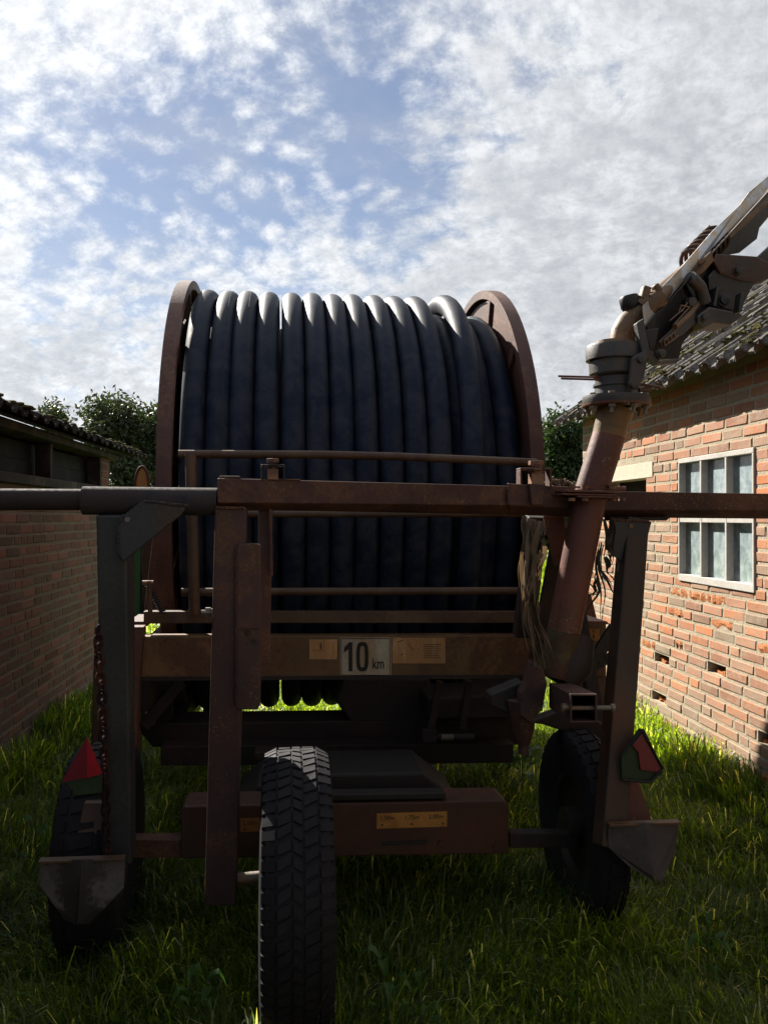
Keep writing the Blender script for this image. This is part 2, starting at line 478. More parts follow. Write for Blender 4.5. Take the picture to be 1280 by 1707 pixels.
# ------------------------------------------------------------------ mesh helpers
class MB:
    def __init__(s):
        s.v = []
        s.f = []

    def add(s, vs, fs):
        b = len(s.v)
        s.v += [Vector(p) for p in vs]
        s.f += [tuple(b + i for i in f) for f in fs]
        return s

    def box(s, lo, hi):
        (a, b, c), (d, e, f) = lo, hi
        return s.add([(a, b, c), (d, b, c), (d, e, c), (a, e, c), (a, b, f), (d, b, f), (d, e, f), (a, e, f)],
                     [(0, 3, 2, 1), (4, 5, 6, 7), (0, 1, 5, 4), (1, 2, 6, 5), (2, 3, 7, 6), (3, 0, 4, 7)])

    def bar(s, p0, p1, wd, dp, up=(0, 1, 0), prof=None, close=True):
        """prismatic bar; wd across, dp along 'up'; prof = own outline in (across, up)"""
        p0, p1 = Vector(p0), Vector(p1)
        ax = (p1 - p0).normalized()
        up = Vector(up)
        side = ax.cross(up).normalized()
        upv = side.cross(ax).normalized()
        if prof is None:
            prof = [(-wd / 2, -dp / 2), (wd / 2, -dp / 2), (wd / 2, dp / 2), (-wd / 2, dp / 2)]
        n = len(prof)
        vs = [p0 + side * a + upv * b for a, b in prof] + [p1 + side * a + upv * b for a, b in prof]
        fs = [(i, (i + 1) % n, n + (i + 1) % n, n + i) for i in range(n)]
        if close:
            fs += [tuple(range(n - 1, -1, -1)), tuple(range(n, 2 * n))]
        return s.add(vs, fs)

    def tube(s, pts, rad, n=16, cap=True):
        pts = [Vector(p) for p in pts]
        if not isinstance(rad, (list, tuple)):
            rad = [rad] * len(pts)
        vs, fs = [], []
        prev = None
        for i, p in enumerate(pts):
            a = pts[max(i - 1, 0)]
            b = pts[min(i + 1, len(pts) - 1)]
            t = (b - a).normalized()
            if prev is None:
                ref = Vector((0, 0, 1)) if abs(t.z) < 0.9 else Vector((1, 0, 0))
                x = t.cross(ref).normalized()
            else:
                x = (prev - t * prev.dot(t)).normalized()
            prev = x
            y = t.cross(x)
            for k in range(n):
                an = 2 * math.pi * k / n
                vs.append(p + (x * math.cos(an) + y * math.sin(an)) * rad[i])
        for i in range(len(pts) - 1):
            for k in range(n):
                k2 = (k + 1) % n
                fs.append((i * n + k, i * n + k2, (i + 1) * n + k2, (i + 1) * n + k))
        if cap:
            fs.append(tuple(range(n - 1, -1, -1)))
            m = (len(pts) - 1) * n
            fs.append(tuple(m + k for k in range(n)))
        return s.add(vs, fs)

    def prism(s, poly, thick):
        """poly: 3-D outline; thick: vector"""
        th = Vector(thick)
        n = len(poly)
        vs = [Vector(p) for p in poly] + [Vector(p) + th for p in poly]
        fs = [tuple(range(n)), tuple(range(2 * n - 1, n - 1, -1))] + [(i, n + i, n + (i + 1) % n, (i + 1) % n) for i in range(n)]
        return s.add(vs, fs)

    def lathe(s, o, axis, prof, n=32, closed=False, a0=0, a1=2 * math.pi):
        """prof: (along axis, radius)"""
        o, axis = Vector(o), Vector(axis).normalized()
        ref = Vector((0, 0, 1)) if abs(axis.z) < 0.9 else Vector((1, 0, 0))
        x = axis.cross(ref).normalized()
        y = axis.cross(x)
        m = len(prof)
        vs, fs = [], []
        for k in range(n):
            an = a0 + (a1 - a0) * k / n
            d = x * math.cos(an) + y * math.sin(an)
            for a, r in prof:
                vs.append(o + axis * a + d * r)
        for k in range(n):
            k2 = (k + 1) % n
            for i in range(m - 1 + (1 if closed else 0)):
                j = (i + 1) % m
                fs.append((k * m + i, k * m + j, k2 * m + j, k2 * m + i))
        return s.add(vs, fs)

    def sphere(s, c, r, n=8):
        c = Vector(c)
        r = Vector((r, r, r)) if isinstance(r, (int, float)) else Vector(r)
        vs = [c + Vector((0, 0, r.z))]
        for i in range(1, n // 2):
            th = math.pi * i / (n // 2)
            for k in range(n):
                ph = 2 * math.pi * k / n
                vs.append(c + Vector((r.x * math.sin(th) * math.cos(ph), r.y * math.sin(th) * math.sin(ph), r.z * math.cos(th))))
        vs.append(c - Vector((0, 0, r.z)))
        fs = [(0, 1 + k, 1 + (k + 1) % n) for k in range(n)]
        rows = n // 2 - 1
        for i in range(rows - 1):
            for k in range(n):
                a = 1 + i * n
                fs.append((a + k, a + n + k, a + n + (k + 1) % n, a + (k + 1) % n))
        a = 1 + (rows - 1) * n
        fs += [(a + k, len(vs) - 1, a + (k + 1) % n) for k in range(n)]
        return s.add(vs, fs)


BASE = {}


def root(name, label, cat, base, machine=False, group=None):
    """an Empty at the thing's base; its parts use frame coordinates"""
    o = bpy.data.objects.new(name, None)
    COL.objects.link(o)
    b = Vector(base)
    if machine:
        o.location = Matrix.Rotation(DELTA, 3, 'Z') @ b
        o.rotation_euler = (0, 0, DELTA)
    else:
        o.location = b
    o.empty_display_size = 0.2
    BASE[o.name] = b
    o['label'] = label
    o['category'] = cat
    if group:
        o['group'] = group
    return o


def base_of(o):
    while o is not None:
        if o.name in BASE:
            return BASE[o.name]
        o = o.parent
    return Vector((0, 0, 0))


def finish_mesh(me, smooth, angle=40):
    bm = bmesh.new()
    bm.from_mesh(me)
    bmesh.ops.recalc_face_normals(bm, faces=bm.faces)
    if smooth:
        ca = math.radians(angle)
        for f in bm.faces:
            f.smooth = True
        for e in bm.edges:
            if len(e.link_faces) == 2:
                e.smooth = e.calc_face_angle(0) < ca
    bm.to_mesh(me)
    bm.free()


def part(name, mb, mat, parent, smooth=False, bevel=0.0, label=None, kind=None, seg=2):
    b = base_of(parent)
    me = bpy.data.meshes.new(name)
    me.from_pydata([tuple(v - b) for v in mb.v], [], mb.f)
    finish_mesh(me, smooth)
    me.materials.append(M[mat] if isinstance(mat, str) else mat)
    o = bpy.data.objects.new(name, me)
    COL.objects.link(o)
    o.parent = parent
    if bevel:
        md = o.modifiers.new('bevel', 'BEVEL')
        md.width = bevel
        md.segments = seg
        md.limit_method = 'ANGLE'
        md.angle_limit = R(40)
        md.harden_normals = False
    if label:
        o['label'] = label
    if kind:
        o['kind'] = kind
    return o


def np_mesh(name, verts, faces_flat, loops_per_face, mat, parent=None):
    """fast mesh from numpy arrays"""
    me = bpy.data.meshes.new(name)
    nf = len(loops_per_face)
    me.vertices.add(len(verts))
    me.vertices.foreach_set('co', verts.astype(np.float32).ravel())
    me.loops.add(len(faces_flat))
    me.loops.foreach_set('vertex_index', faces_flat.astype(np.int32))
    me.polygons.add(nf)
    st = np.concatenate(([0], np.cumsum(loops_per_face)[:-1])).astype(np.int32)
    me.polygons.foreach_set('loop_start', st)
    me.update(calc_edges=True)
    me.materials.append(mat)
    o = bpy.data.objects.new(name, me)
    COL.objects.link(o)
    if parent:
        o.parent = parent
    return o


def text_part(txt, org, right, up, size, mat, parent, name='lettering', xs=1.0, bold=0.0, thick=0.0015):
    """text standing on the plane through org; right, up are unit vectors"""
    cu = bpy.data.curves.new('t', 'FONT')
    cu.body = txt
    cu.size = 1.0
    cu.offset = bold
    cu.extrude = 0.0
    ob = bpy.data.objects.new('t', cu)
    COL.objects.link(ob)
    dg = bpy.context.evaluated_depsgraph_get()
    me0 = bpy.data.meshes.new_from_object(ob.evaluated_get(dg))
    mb = MB()
    right, up, org = Vector(right), Vector(up), Vector(org)
    nrm = right.cross(up)
    cap = 0.70
    for_v = [org + right * (v.co.x * size / cap * xs) + up * (v.co.y * size / cap) + nrm * thick for v in me0.vertices]
    mb.add(for_v, [tuple(p.vertices) for p in me0.polygons])
    bpy.data.objects.remove(ob)
    bpy.data.curves.remove(cu)
    bpy.data.meshes.remove(me0)
    b = base_of(parent)
    me = bpy.data.meshes.new(name)
    me.from_pydata([tuple(v - b) for v in mb.v], [], mb.f)
    me.materials.append(M[mat])
    o = bpy.data.objects.new(name, me)
    COL.objects.link(o)
    o.parent = parent
    return o


def hexbolt(mb, c, axis, r=0.012, h=0.01, shank=0.0, rs=0.006):
    mb.lathe(c, axis, [(0, 0.0001), (0, r), (h, r), (h, 0.0001)], 6)
    if shank:
        mb.lathe(c, axis, [(h, 0.0001), (h, rs), (h + shank, rs), (h + shank, 0.0001)], 8)


# ================================================================== GROUND
me = bpy.data.meshes.new('ground')
gx = 300
me.from_pydata([(-gx, -gx, 0), (gx, -gx, 0), (gx, gx, 0), (-gx, gx, 0)], [], [(0, 1, 2, 3)])
me.materials.append(M['soil'])
ground = bpy.data.objects.new('ground', me)
COL.objects.link(ground)
ground['kind'] = 'structure'

XL = -1.62          # shed wall face
XR = 2.167          # barn wall face
YL_END = 6.95
YR_END = 6.42
CRS = 0.062


# ================================================================== BRICK WALLS
_brick_cache = {}


def brick_mesh(l, var, mat, h=0.0515, d=0.1):
    key = (round(l, 2), var, mat.name)
    if key in _brick_cache:
        return _brick_cache[key]
    rr = random.Random(hash((round(l * 100), var)) & 0xffff)
    l = round(l, 2)
    j = lambda a: rr.uniform(-a, a)
    ch = 0.006
    # local: x outward (proud), y length, z height ; face at x=0
    back = [(-d, 0, 0), (-d, l, 0), (-d, l, h), (-d, 0, h)]
    mid = [(-ch, 0 + j(.0015), 0 + j(.0015)), (-ch, l + j(.0015), 0 + j(.0015)), (-ch, l + j(.0015), h + j(.0015)), (-ch, j(.0015), h + j(.0015))]
    i = ch * 0.8
    fr = [(j(.0012), i + abs(j(.009)), i + abs(j(.004))), (j(.0012), l - i - abs(j(.010)), i + abs(j(.004))),
          (j(.0012), l - i - abs(j(.004)), h - i - abs(j(.003))), (j(.0012), i + abs(j(.004)), h - i - abs(j(.003)))]
    fs = []
    for k in range(4):
        k2 = (k + 1) % 4
        fs += [(k, k2, 4 + k2, 4 + k), (4 + k, 4 + k2, 8 + k2, 8 + k)]
    fs.append((8, 9, 10, 11))
    me = bpy.data.meshes.new('brick')
    me.from_pydata(back + mid + fr, [], fs)
    me.materials.append(mat)
    _brick_cache[key] = me
    return me


def lay_bricks(y0, y1, z1, openings, seed, header=0.22):
    """brick positions (y, z, length) over one wall face"""
    rr = random.Random(seed)
    out = []
    nc = int(z1 / CRS)
    for c in range(nc):
        z = c * CRS + 0.006
        segs = [(y0, y1)]
        for (oy0, oy1, oz0, oz1) in openings:
            if z + 0.05 > oz0 + 0.032 and z < oz1 - 0.012:
                ns = []
                for a, b in segs:
                    if oy1 <= a or oy0 >= b:
                        ns.append((a, b))
                    else:
                        if oy0 - a > 0.03:
                            ns.append((a, oy0))
                        if b - oy1 > 0.03:
                            ns.append((oy1, b))
                segs = ns
        for a, b in segs:
            y = a
            first = True
            while y < b - 0.03:
                l = 0.10 if (rr.random() < header or (first and c % 2)) else 0.21
                first = False
                l += rr.choice((-0.01, 0, 0, 0, 0.01))
                l = min(l, b - y)
                if b - (y + l) < 0.045:
                    l = b - y
                out.append((y, z, round(l, 2)))
                y += l + 0.011
    return out


def build_wall_bricks(parent, xface, sgn, bricks, mat, mats, ynear, limit, seed, spalled=(), missing=(), proud=0.0):
    """sgn -1: face looks to -X, +1: to +X. parent carries the bricks"""
    rr = random.Random(seed)
    base = base_of(parent)
    vis = [b for b in bricks if b[0] >= ynear]
    vis.sort(key=lambda b: b[0])
    near = set(vis[:limit])
    mbS = MB()

    def is_in(lst, y, z, l):
        return any(y < py < y + l and z - 0.006 < pz < z + 0.057 for py, pz in lst)
    for bk in bricks:
        y, z, l = bk
        if is_in(missing, y, z, l):
            # an eaten-away brick: rough orange rest deep in its hole
            mb = MB()
            n = 7
            for k in range(n):
                a = l * k / n
                mb.box((xface - sgn * 0.11, y + a, z - 0.004), (xface - sgn * rr.uniform(0.012, 0.05), y + a + l / n * 1.05, z + rr.uniform(0.008, 0.024)))
            part('brick', mb, 'spall', parent, bevel=0.002, label='eaten away orange brick deep in its hole')
            continue
        sp = is_in(spalled, y, z, l)
        off = rr.uniform(-0.0015, 0.002) + proud
        if sp:
            mb = MB()
            nx, nz = 7, 3
            vs, fs = [], []
            for q in range(nz + 1):
                for k in range(nx + 1):
                    edge = k in (0, nx) or q in (0, nz)
                    dep = rr.uniform(0.0, 0.006) if edge else rr.uniform(-0.008, 0.004)
                    vs.append((xface - sgn * dep, y + l * k / nx + (0 if k in (0, nx) else rr.uniform(-.006, .006)), z + 0.0495 * q / nz + (0 if q in (0, nz) else rr.uniform(-.005, .005))))
            for q in range(nz):
                for k in range(nx):
                    a_ = q * (nx + 1) + k
                    fs.append((a_, a_ + 1, a_ + nx + 2, a_ + nx + 1))
            mb.add(vs, fs)
            mb.box((xface - sgn * 0.07, y, z), (xface - sgn * 0.008, y + l, z + 0.0495))
            part('brick', mb, 'spall', parent, label='spalled bright orange brick with a rough face')
            continue
        var = rr.randrange(5)
        if bk in near:
            o = bpy.data.objects.new('brick', brick_mesh(l, var, mat))
            COL.objects.link(o)
            o.parent = parent
            if sgn < 0:
                o.matrix_local = Matrix.Translation(Vector((xface - off, y + l, z)) - base) @ Matrix.Rotation(math.pi, 4, 'Z')
            else:
                o.location = Vector((xface + off, y, z)) - base
            o.rotation_euler.x += rr.uniform(-0.008, 0.008)
        else:
            me_ = brick_mesh(l, var, mat)
            vs = []
            for v in me_.vertices:
                if sgn < 0:
                    vs.append((xface - off - v.co.x, y + l - v.co.y, z + v.co.z))
                else:
                    vs.append((xface + off + v.co.x, y + v.co.y, z + v.co.z))
            mbS.add(vs, [tuple(p.vertices) for p in me_.polygons])
    if mbS.v:
        part('far_brick', mbS, mats, parent, kind='stuff')


def wall_core(y0, y1, z1, openings, xa, xb):
    """mortar body cut round openings, as butted boxes"""
    mb = MB()
    ys = sorted({y0, y1, *[a for o in openings for a in o[:2] if y0 < a < y1]})
    for a, b in zip(ys[:-1], ys[1:]):
        mid = (a + b) / 2
        zs = [(0.0, z1)]
        for (oy0, oy1, oz0, oz1) in openings:
            if oy0 <= mid <= oy1:
                ns = []
                for p, q in zs:
                    if oz1 <= p or oz0 >= q:
                        ns.append((p, q))
                    else:
                        if oz0 > p:
                            ns.append((p, oz0))
                        if q > oz1:
                            ns.append((oz1, q))
                zs = ns
        for p, q in zs:
            mb.box((min(xa, xb), a, p), (max(xa, xb), b, q))
    return mb


# ------------------------------------------------------------------ tiles
_tile_cache = {}


def tile_mesh(var, wd=0.178, ln=0.36, amp=0.024, th=0.016, mat='tile'):
    amp = amp if mat == 'tile' else 0.015
    var = (var, mat)
    if var in _tile_cache:
        return _tile_cache[var]
    rr = random.Random(50 + var[0])
    prof = []
    n = 12
    for i in range(n + 1):
        s = i / n
        prof.append((s * wd * 1.04, amp * math.sin(2 * math.pi * s + 0.5) + 0.006 * math.sin(6 * math.pi * s + 1) + (0.004 if s > 0.9 else 0)))
    vs, fs = [], []
    for (y, lift) in ((0.0, 0.0), (ln * 0.06, 0.004), (ln, 0.0)):
        for k in (0, 1):
            for (x, z) in prof:
                jz = rr.uniform(-0.002, 0.002)
                jy = rr.uniform(-0.006, 0.006) if y == 0 else 0
                vs.append((x, y + jy, z + lift + (-th if k else 0) + jz))
    m = n + 1
    for r_ in range(2):
        a = r_ * 2 * m
        b = (r_ + 1) * 2 * m
        for i in range(n):
            fs.append((a + i, a + i + 1, b + i + 1, b + i))
            fs.append((a + m + i, b + m + i, b + m + i + 1, a + m + i + 1))
    for i in range(n):
        fs.append((i, m + i, m + i + 1, i + 1))
    me = bpy.data.meshes.new('tile')
    me.from_pydata(vs, [], fs)
    for p in me.polygons:
        p.use_smooth = False
    me.materials.append(M[mat])
    _tile_cache[var] = me
    return me


def lay_roof(roof, xe, ze, sgn, pitch, y0, y1, rows, ynear, limit, seed, step=0.285, tmat='tile'):
    """tiles rising away from the eave; sgn = direction (x) in which the roof climbs"""
    rr = random.Random(seed)
    b = base_of(roof)
    ncol = int((y1 - y0) / 0.178)
    count = 0
    cells = []
    for r_ in range(rows):
        for c in range(ncol):
            cells.append((r_, y1 - (c + 1) * 0.178))
    cells.sort(key=lambda q: (q[1] < ynear, q[0] * 0.285 + 0.25 * q[1]))
    mbS = MB()
    for (r_, y) in cells:
        me_ = tile_mesh(rr.randrange(4), mat=tmat)
        s = r_ * step
        px = xe + sgn * s * math.cos(pitch)
        pz = ze + s * math.sin(pitch)
        # local x -> world y, local y -> up the slope
        up = Vector((sgn * math.cos(pitch - 0.05), 0, math.sin(pitch - 0.05)))
        xx = Vector((0, 1, 0))
        nn = Vector((-sgn * math.sin(pitch - 0.05), 0, math.cos(pitch - 0.05)))
        jit = rr.uniform(-0.006, 0.006)
        o = Vector((px + sgn * jit, y + rr.uniform(-0.003, 0.003), pz + rr.uniform(-0.003, 0.003)))
        mat = Matrix(((xx.x, up.x, nn.x, o.x - b.x), (xx.y, up.y, nn.y, o.y - b.y), (xx.z, up.z, nn.z, o.z - b.z), (0, 0, 0, 1)))
        if y >= ynear and count < limit:
            ob = bpy.data.objects.new('tile', me_)
            COL.objects.link(ob)
            ob.parent = roof
            ob.matrix_local = mat
            count += 1
        else:
            mbS.add([mat @ v.co + b for v in me_.vertices], [tuple(p.vertices) for p in me_.polygons])
    if mbS.v:
        part('far_tile', mbS, tmat, roof, kind='stuff')


# ================================================================== RIGHT BARN
def build_barn():
    t = root('brick_barn', 'sunlit orange brick barn on the right with white six pane window and mossy roof',
             'barn', (XR + 0.1, 4.6, 0))
    # window opening on the wall plane
    wy0 = PX(1259, 860, XR).y
    wy1 = PX(1129, 860, XR).y
    wz1 = PX(1129, 764, XR).z
    wz0 = PX(1133, 968, XR).z
    win = (wy0, wy1, round(wz0, 3), round(wz1, 3))
    ly0 = PX(1088, 800, XR).y
    ly1 = PX(1000, 800, XR).y
    lz1 = PX(1088, 769, XR).z
    lz0 = PX(1088, 795, XR).z
    vo = (PX(1076, 800, XR).y, ly1 - 0.06, lz0 - 0.22, lz0)
    lint = (ly0, ly1, lz0, lz1)
    ops = [win, vo, lint]
    ztop = 2.215
    bricks = lay_bricks(-7.0, YR_END, ztop, ops, 3)
    mis = [(PX(x, y, XR).y, PX(x, y, XR).z) for x, y in ((1208, 1124), (1262, 1224), (1106, 1104), (1090, 1165))]
    holes = [(y_, y_ + l_, z_ - 0.004, z_ + 0.054) for (y_, z_, l_) in bricks if any(y_ < a < y_ + l_ and z_ - 0.006 < c < z_ + 0.057 for a, c in mis)]
    core = wall_core(-7.0, YR_END, ztop, [win, vo] + holes, XR + 0.0025, XR + 0.2)
    for hl in holes:
        core.box((XR + 0.11, hl[0], hl[2]), (XR + 0.2, hl[1], hl[3]))
    wall = part('wall', core, 'mortarR', t)
    sp = [(PX(x, y, XR).y, PX(x, y, XR).z) for x, y in
          ((1142, 982), (1160, 984), (1140, 1001), (1158, 1001), (1180, 1005), (1196, 1030), (1130, 1068), (1135, 1080),
           (1115, 1025), (1062, 1045), (1080, 1075), (1184, 1300), (1276, 1090), (1275, 1290), (1056, 1058))]
    build_wall_bricks(wall, XR, -1, bricks, M['brickR'], 'brickRs', 3.6, 296, 5, sp, mis, proud=0.001)
    part('lintel', MB().box((XR - 0.004, ly0 + 0.004, lz0), (XR + 0.0005, ly1, lz1)), 'concrete', wall, bevel=0.002)
    # vent opening
    part('vent_opening', MB().box((XR + 0.13, vo[0], vo[2]), (XR + 0.15, vo[1], vo[3])), 'dark', wall)
    # gable end and rest of the body
    part('gable_wall', MB().box((XR + 0.2, YR_END - 0.2, 0), (6.2, YR_END, 2.2)), 'mortarR', t)
    gb = MB()
    gb.prism([(XR + 0.02, YR_END - 0.03, 2.16), (6.2, YR_END - 0.03, 2.16), (4.25, YR_END - 0.03, 3.62)], (0, -0.15, 0))
    part('gable_top', gb, 'board', t)
    part('back_wall', MB().box((6.2, -7, 0), (6.4, YR_END, 2.2)), 'mortarR', t)
    part('floor_slab', MB().box((XR + 0.2, -7, 0.0), (6.2, YR_END - 0.2, 0.03)), 'dark', t)
    # window
    fr = MB()
    y0, y1, z0, z1 = win
    y0 += 0.004
    y1 -= 0.022
    z0 += 0.002
    z1 -= 0.006
    X0, X1 = XR - 0.009, XR + 0.046
    fw = 0.028
    fr.box((X0, y0, z0), (X1, y1, z0 + 0.04))
    fr.box((X0, y0, z1 - fw), (X1, y1, z1))
    fr.box((X0, y0, z0 + 0.04), (X1, y0 + fw * 0.6, z1 - fw))
    fr.box((X0, y1 - fw * 0.6, z0 + 0.04), (X1, y1, z1 - fw))
    window = part('window', MB().box((XR + 0.048, y0, z0), (XR + 0.054, y1, z0 + 0.012)), 'winframe', t)
    part('frame', fr, 'winframe', window, bevel=0.003)
    zm = PX(1133, 866, XR).z
    gap = (y1 - y0) / 3
    mw = 0.018
    for k in (1, 2):
        part('glazing_bar', MB().box((X0 + 0.002, y0 + gap * k - mw / 2, z0 + 0.0405), (X1, y0 + gap * k + mw / 2, z1 - fw - 0.0005)), 'winframe', window, bevel=0.002)
    for k in range(3):
        a = y0 + gap * k + (mw / 2 + 0.0005 if k else fw * 0.6 + 0.0005)
        b = y0 + gap * (k + 1) - (mw / 2 + 0.0005 if k < 2 else fw * 0.6 + 0.0005)
        part('glazing_bar', MB().box((X0 + 0.003, a, zm - 0.016), (X1, b, zm + 0.014)), 'winframe', window, bevel=0.002)
        part('pane', MB().box((XR + 0.032, a, z0 + 0.0405), (XR + 0.036, b, zm - 0.0165)), 'glass', window)
        part('pane', MB().box((XR + 0.032, a, zm + 0.0145), (XR + 0.036, b, z1 - fw - 0.001)), 'glass', window)
    # roof
    pitch = R(36)
    xe, ze = XR - 0.172, 2.165
    deck = MB()
    L = 2.75
    dx, dz = math.cos(pitch), math.sin(pitch)
    deck.prism([(xe + 0.18, -7.2, ze + 0.04), (xe + 0.18 + L * dx, -7.2, ze + 0.04 + L * dz), (xe + 0.18 + L * dx, -7.2, ze + 0.02 + L * dz), (xe + 0.18, -7.2, ze + 0.02)], (0, YR_END + 7.2 + 0.12, 0))
    xr = xe + 0.18 + L * dx
    zr = ze + 0.04 + L * dz
    deck.prism([(xr + 0.001, -7.2, zr), (xr + 2.4 * dx, -7.2, zr - 2.4 * dz), (xr + 2.4 * dx, -7.2, zr - 2.4 * dz - 0.02), (xr + 0.001, -7.2, zr - 0.02)], (0, YR_END + 7.2 + 0.12, 0))
    roof = part('roof', deck, 'board', t)
    lay_roof(roof, xe, ze + 0.005, 1, pitch, 0.2, YR_END + 0.26, 10, 3.2, 296, 8)
    # moss on the eave tiles
    mm = MB()
    rr = random.Random(4)
    for k in range(420):
        y = rr.uniform(3.2, YR_END + 0.2)
        s = abs(rr.gauss(0, 0.25)) if rr.random() < 0.5 else rr.uniform(0, 2.2)
        if math.sin(y * 7.3) * math.sin(s * 5 + y * 2) < -0.1:
            continue
        z = ze + 0.03 + s * dz
        mm.sphere((xe + s * dx, y, z), (rr.uniform(0.008, 0.022), rr.uniform(0.01, 0.03), rr.uniform(0.006, 0.012)), 6)
    part('moss_clumps', mm, 'moss', roof, smooth=True, kind='stuff')
    return t


build_barn()


# ================================================================== LEFT SHED
def build_shed():
    t = root('brick_shed', 'shaded red brick shed on the left with black boarding and a low mossy roof edge', 'shed', (XL - 0.1, 5.0, 0))
    ztop = 1.585
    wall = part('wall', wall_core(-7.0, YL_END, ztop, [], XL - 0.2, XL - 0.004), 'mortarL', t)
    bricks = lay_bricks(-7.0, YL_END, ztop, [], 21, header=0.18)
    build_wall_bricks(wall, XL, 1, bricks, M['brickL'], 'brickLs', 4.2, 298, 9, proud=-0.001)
    # sill plank
    yp = PX(172, 800, XL).y - 0.02
    rr = random.Random(3)
    sill = MB()
    y = -7.0
    while y < yp:
        y2 = min(y + 2.15, yp)
        sill.box((XL - 0.12, y, 1.588), (XL + 0.03, y2 - 0.004, 1.645))
        y = y2
    part('sill_plank', sill, 'oldwood', t, bevel=0.006)
    # brick pillar above
    pil = part('pillar', MB().box((XL - 0.2, yp, ztop), (XL - 0.006, YL_END, 1.9)), 'mortarL', t)
    bb = [(y_, z_ + 1.588, l_) for (y_, z_, l_) in lay_bricks(yp + 0.003, YL_END, 0.33, [], 31)]
    build_wall_bricks(pil, XL, 1, bb, M['brickL'], 'brickLs', 4.2, 60, 19)
    # boards and posts
    posts = [PX(x, 800, XL).y for x in (86,)] + [3.2, 1.6, 0.0, -1.6]
    for yy in posts + [yp - 0.045]:
        part('post', MB().box((XL - 0.10, yy, 1.646), (XL - 0.005, yy + 0.05, 1.872)), 'oldwood', t, bevel=0.004)
    z = 1.646
    k = 0
    while z < 1.86:
        part('board', MB().box((XL - 0.135 - 0.006 * (k % 2), -7.0, z), (XL - 0.118 - 0.006 * (k % 2), yp - 0.001, z + 0.108)), 'board', t, bevel=0.002)
        z += 0.110
        k += 1
    part('eave_beam', MB().box((XL - 0.12, -7.0, 1.874), (XL + 0.045, YL_END + 0.15, 1.925)), 'oldwood', t, bevel=0.006)
    pitch = R(19)
    xe, ze = XL + 0.16, 1.955
    dx, dz = -math.cos(pitch), math.sin(pitch)
    L = 2.9
    deck = MB()
    deck.prism([(xe - 0.08, -7, ze - 0.02), (xe + L * dx, -7, ze - 0.02 + L * dz), (xe + L * dx, -7, ze - 0.04 + L * dz), (xe - 0.08, -7, ze - 0.04)], (0, YL_END + 7.4, 0))
    roof = part('roof', deck, 'board', t)
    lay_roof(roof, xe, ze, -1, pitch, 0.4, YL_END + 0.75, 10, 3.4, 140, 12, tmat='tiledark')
    part('back_wall', MB().box((XL - 2.6, -7, 0), (XL - 2.5, YL_END, 2.7)), 'mortarL', t)
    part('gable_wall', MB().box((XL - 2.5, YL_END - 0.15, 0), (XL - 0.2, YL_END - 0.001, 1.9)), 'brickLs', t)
    part('gable_board', MB().prism([(XL - 2.5, YL_END - 0.1, 1.9), (XL - 0.1, YL_END - 0.1, 1.9), (XL - 2.5, YL_END - 0.1, 2.72)], (0, -0.03, 0)), 'board', t)
    mm = MB()
    for k in range(160):
        y = rr.uniform(3.2, YL_END + 0.6)
        mm.sphere((xe - abs(rr.gauss(0, 0.08)), y, ze + 0.028), (0.02, rr.uniform(0.012, 0.035), rr.uniform(0.006, 0.013)), 6)
    part('moss_clumps', mm, 'moss', roof, smooth=True, kind='stuff')


build_shed()


# ================================================================== TREES
def leaf_cloud(name, lobes, n, size, mat, parent, seed):
    g = np.random.default_rng(seed)
    vol = np.array([l[3] * l[4] * l[5] for l in lobes])
    idx = g.choice(len(lobes), n, p=vol / vol.sum())
    L = np.array(lobes)[idx]
    d = g.normal(size=(n, 3))
    d /= np.linalg.norm(d, axis=1, keepdims=True)
    rad = g.random(n) ** 0.45
    # clumps: pull points to random twig centres
    ctr = L[:, :3] + d * rad[:, None] * L[:, 3:6]
    tw = ctr[g.integers(0, n, n // 14)]
    pick = g.integers(0, len(tw), n)
    pos = tw[pick] + g.normal(size=(n, 3)) * size * 2.1
    a = g.normal(size=(n, 3))
    a /= np.linalg.norm(a, axis=1, keepdims=True)
    b = np.cross(a, g.normal(size=(n, 3)))
    b /= np.linalg.norm(b, axis=1, keepdims=True)
    s = size * g.uniform(0.6, 1.25, n)[:, None]
    v = np.stack([pos - a * s, pos + b * s * 0.45, pos + a * s, pos - b * s * 0.45], axis=1).reshape(-1, 3)
    bs = np.array(base_of(parent))
    v = v - bs
    f = np.arange(n * 4)
    return np_mesh(name, v, f, np.full(n, 4), mat, parent)


def tree(label, x, y, h, lobes, n, size, mat, seed, trunk_r=0.18):
    rr = random.Random(seed)
    t = root('broadleaf_tree', label, 'tree', (x, y, 0))
    mb = MB()
    pts = [Vector((x, y, -0.1)), Vector((x + 0.1, y, h * 0.25)), Vector((x - 0.05, y, h * 0.55)), Vector((x, y, h * 0.85))]
    mb.tube(pts, [trunk_r, trunk_r * 0.8, trunk_r * 0.5, trunk_r * 0.12], 10)
    for l in lobes:
        c = Vector(l[:3])
        z0 = rr.uniform(0.2, 0.5) * h
        p0 = Vector((x, y, z0))
        m = (p0 + c) / 2 + Vector((rr.uniform(-.2, .2), rr.uniform(-.2, .2), rr.uniform(0, .3)))
        mb.tube([p0, m, c], [trunk_r * 0.35, trunk_r * 0.22, trunk_r * 0.06], 6)
        for q in range(5):
            e = c + Vector((rr.uniform(-1, 1) * l[3], rr.uniform(-1, 1) * l[4], rr.uniform(-1, 1) * l[5])) * 0.8
            mb.tube([m.lerp(c, 0.5), m.lerp(e, 0.6), e], [trunk_r * 0.13, trunk_r * 0.08, 0.01], 5)
    part('trunk', mb, 'bark', t, smooth=True)
    leaf_cloud('crown', lobes, n, size, mat, t, seed)
    return t


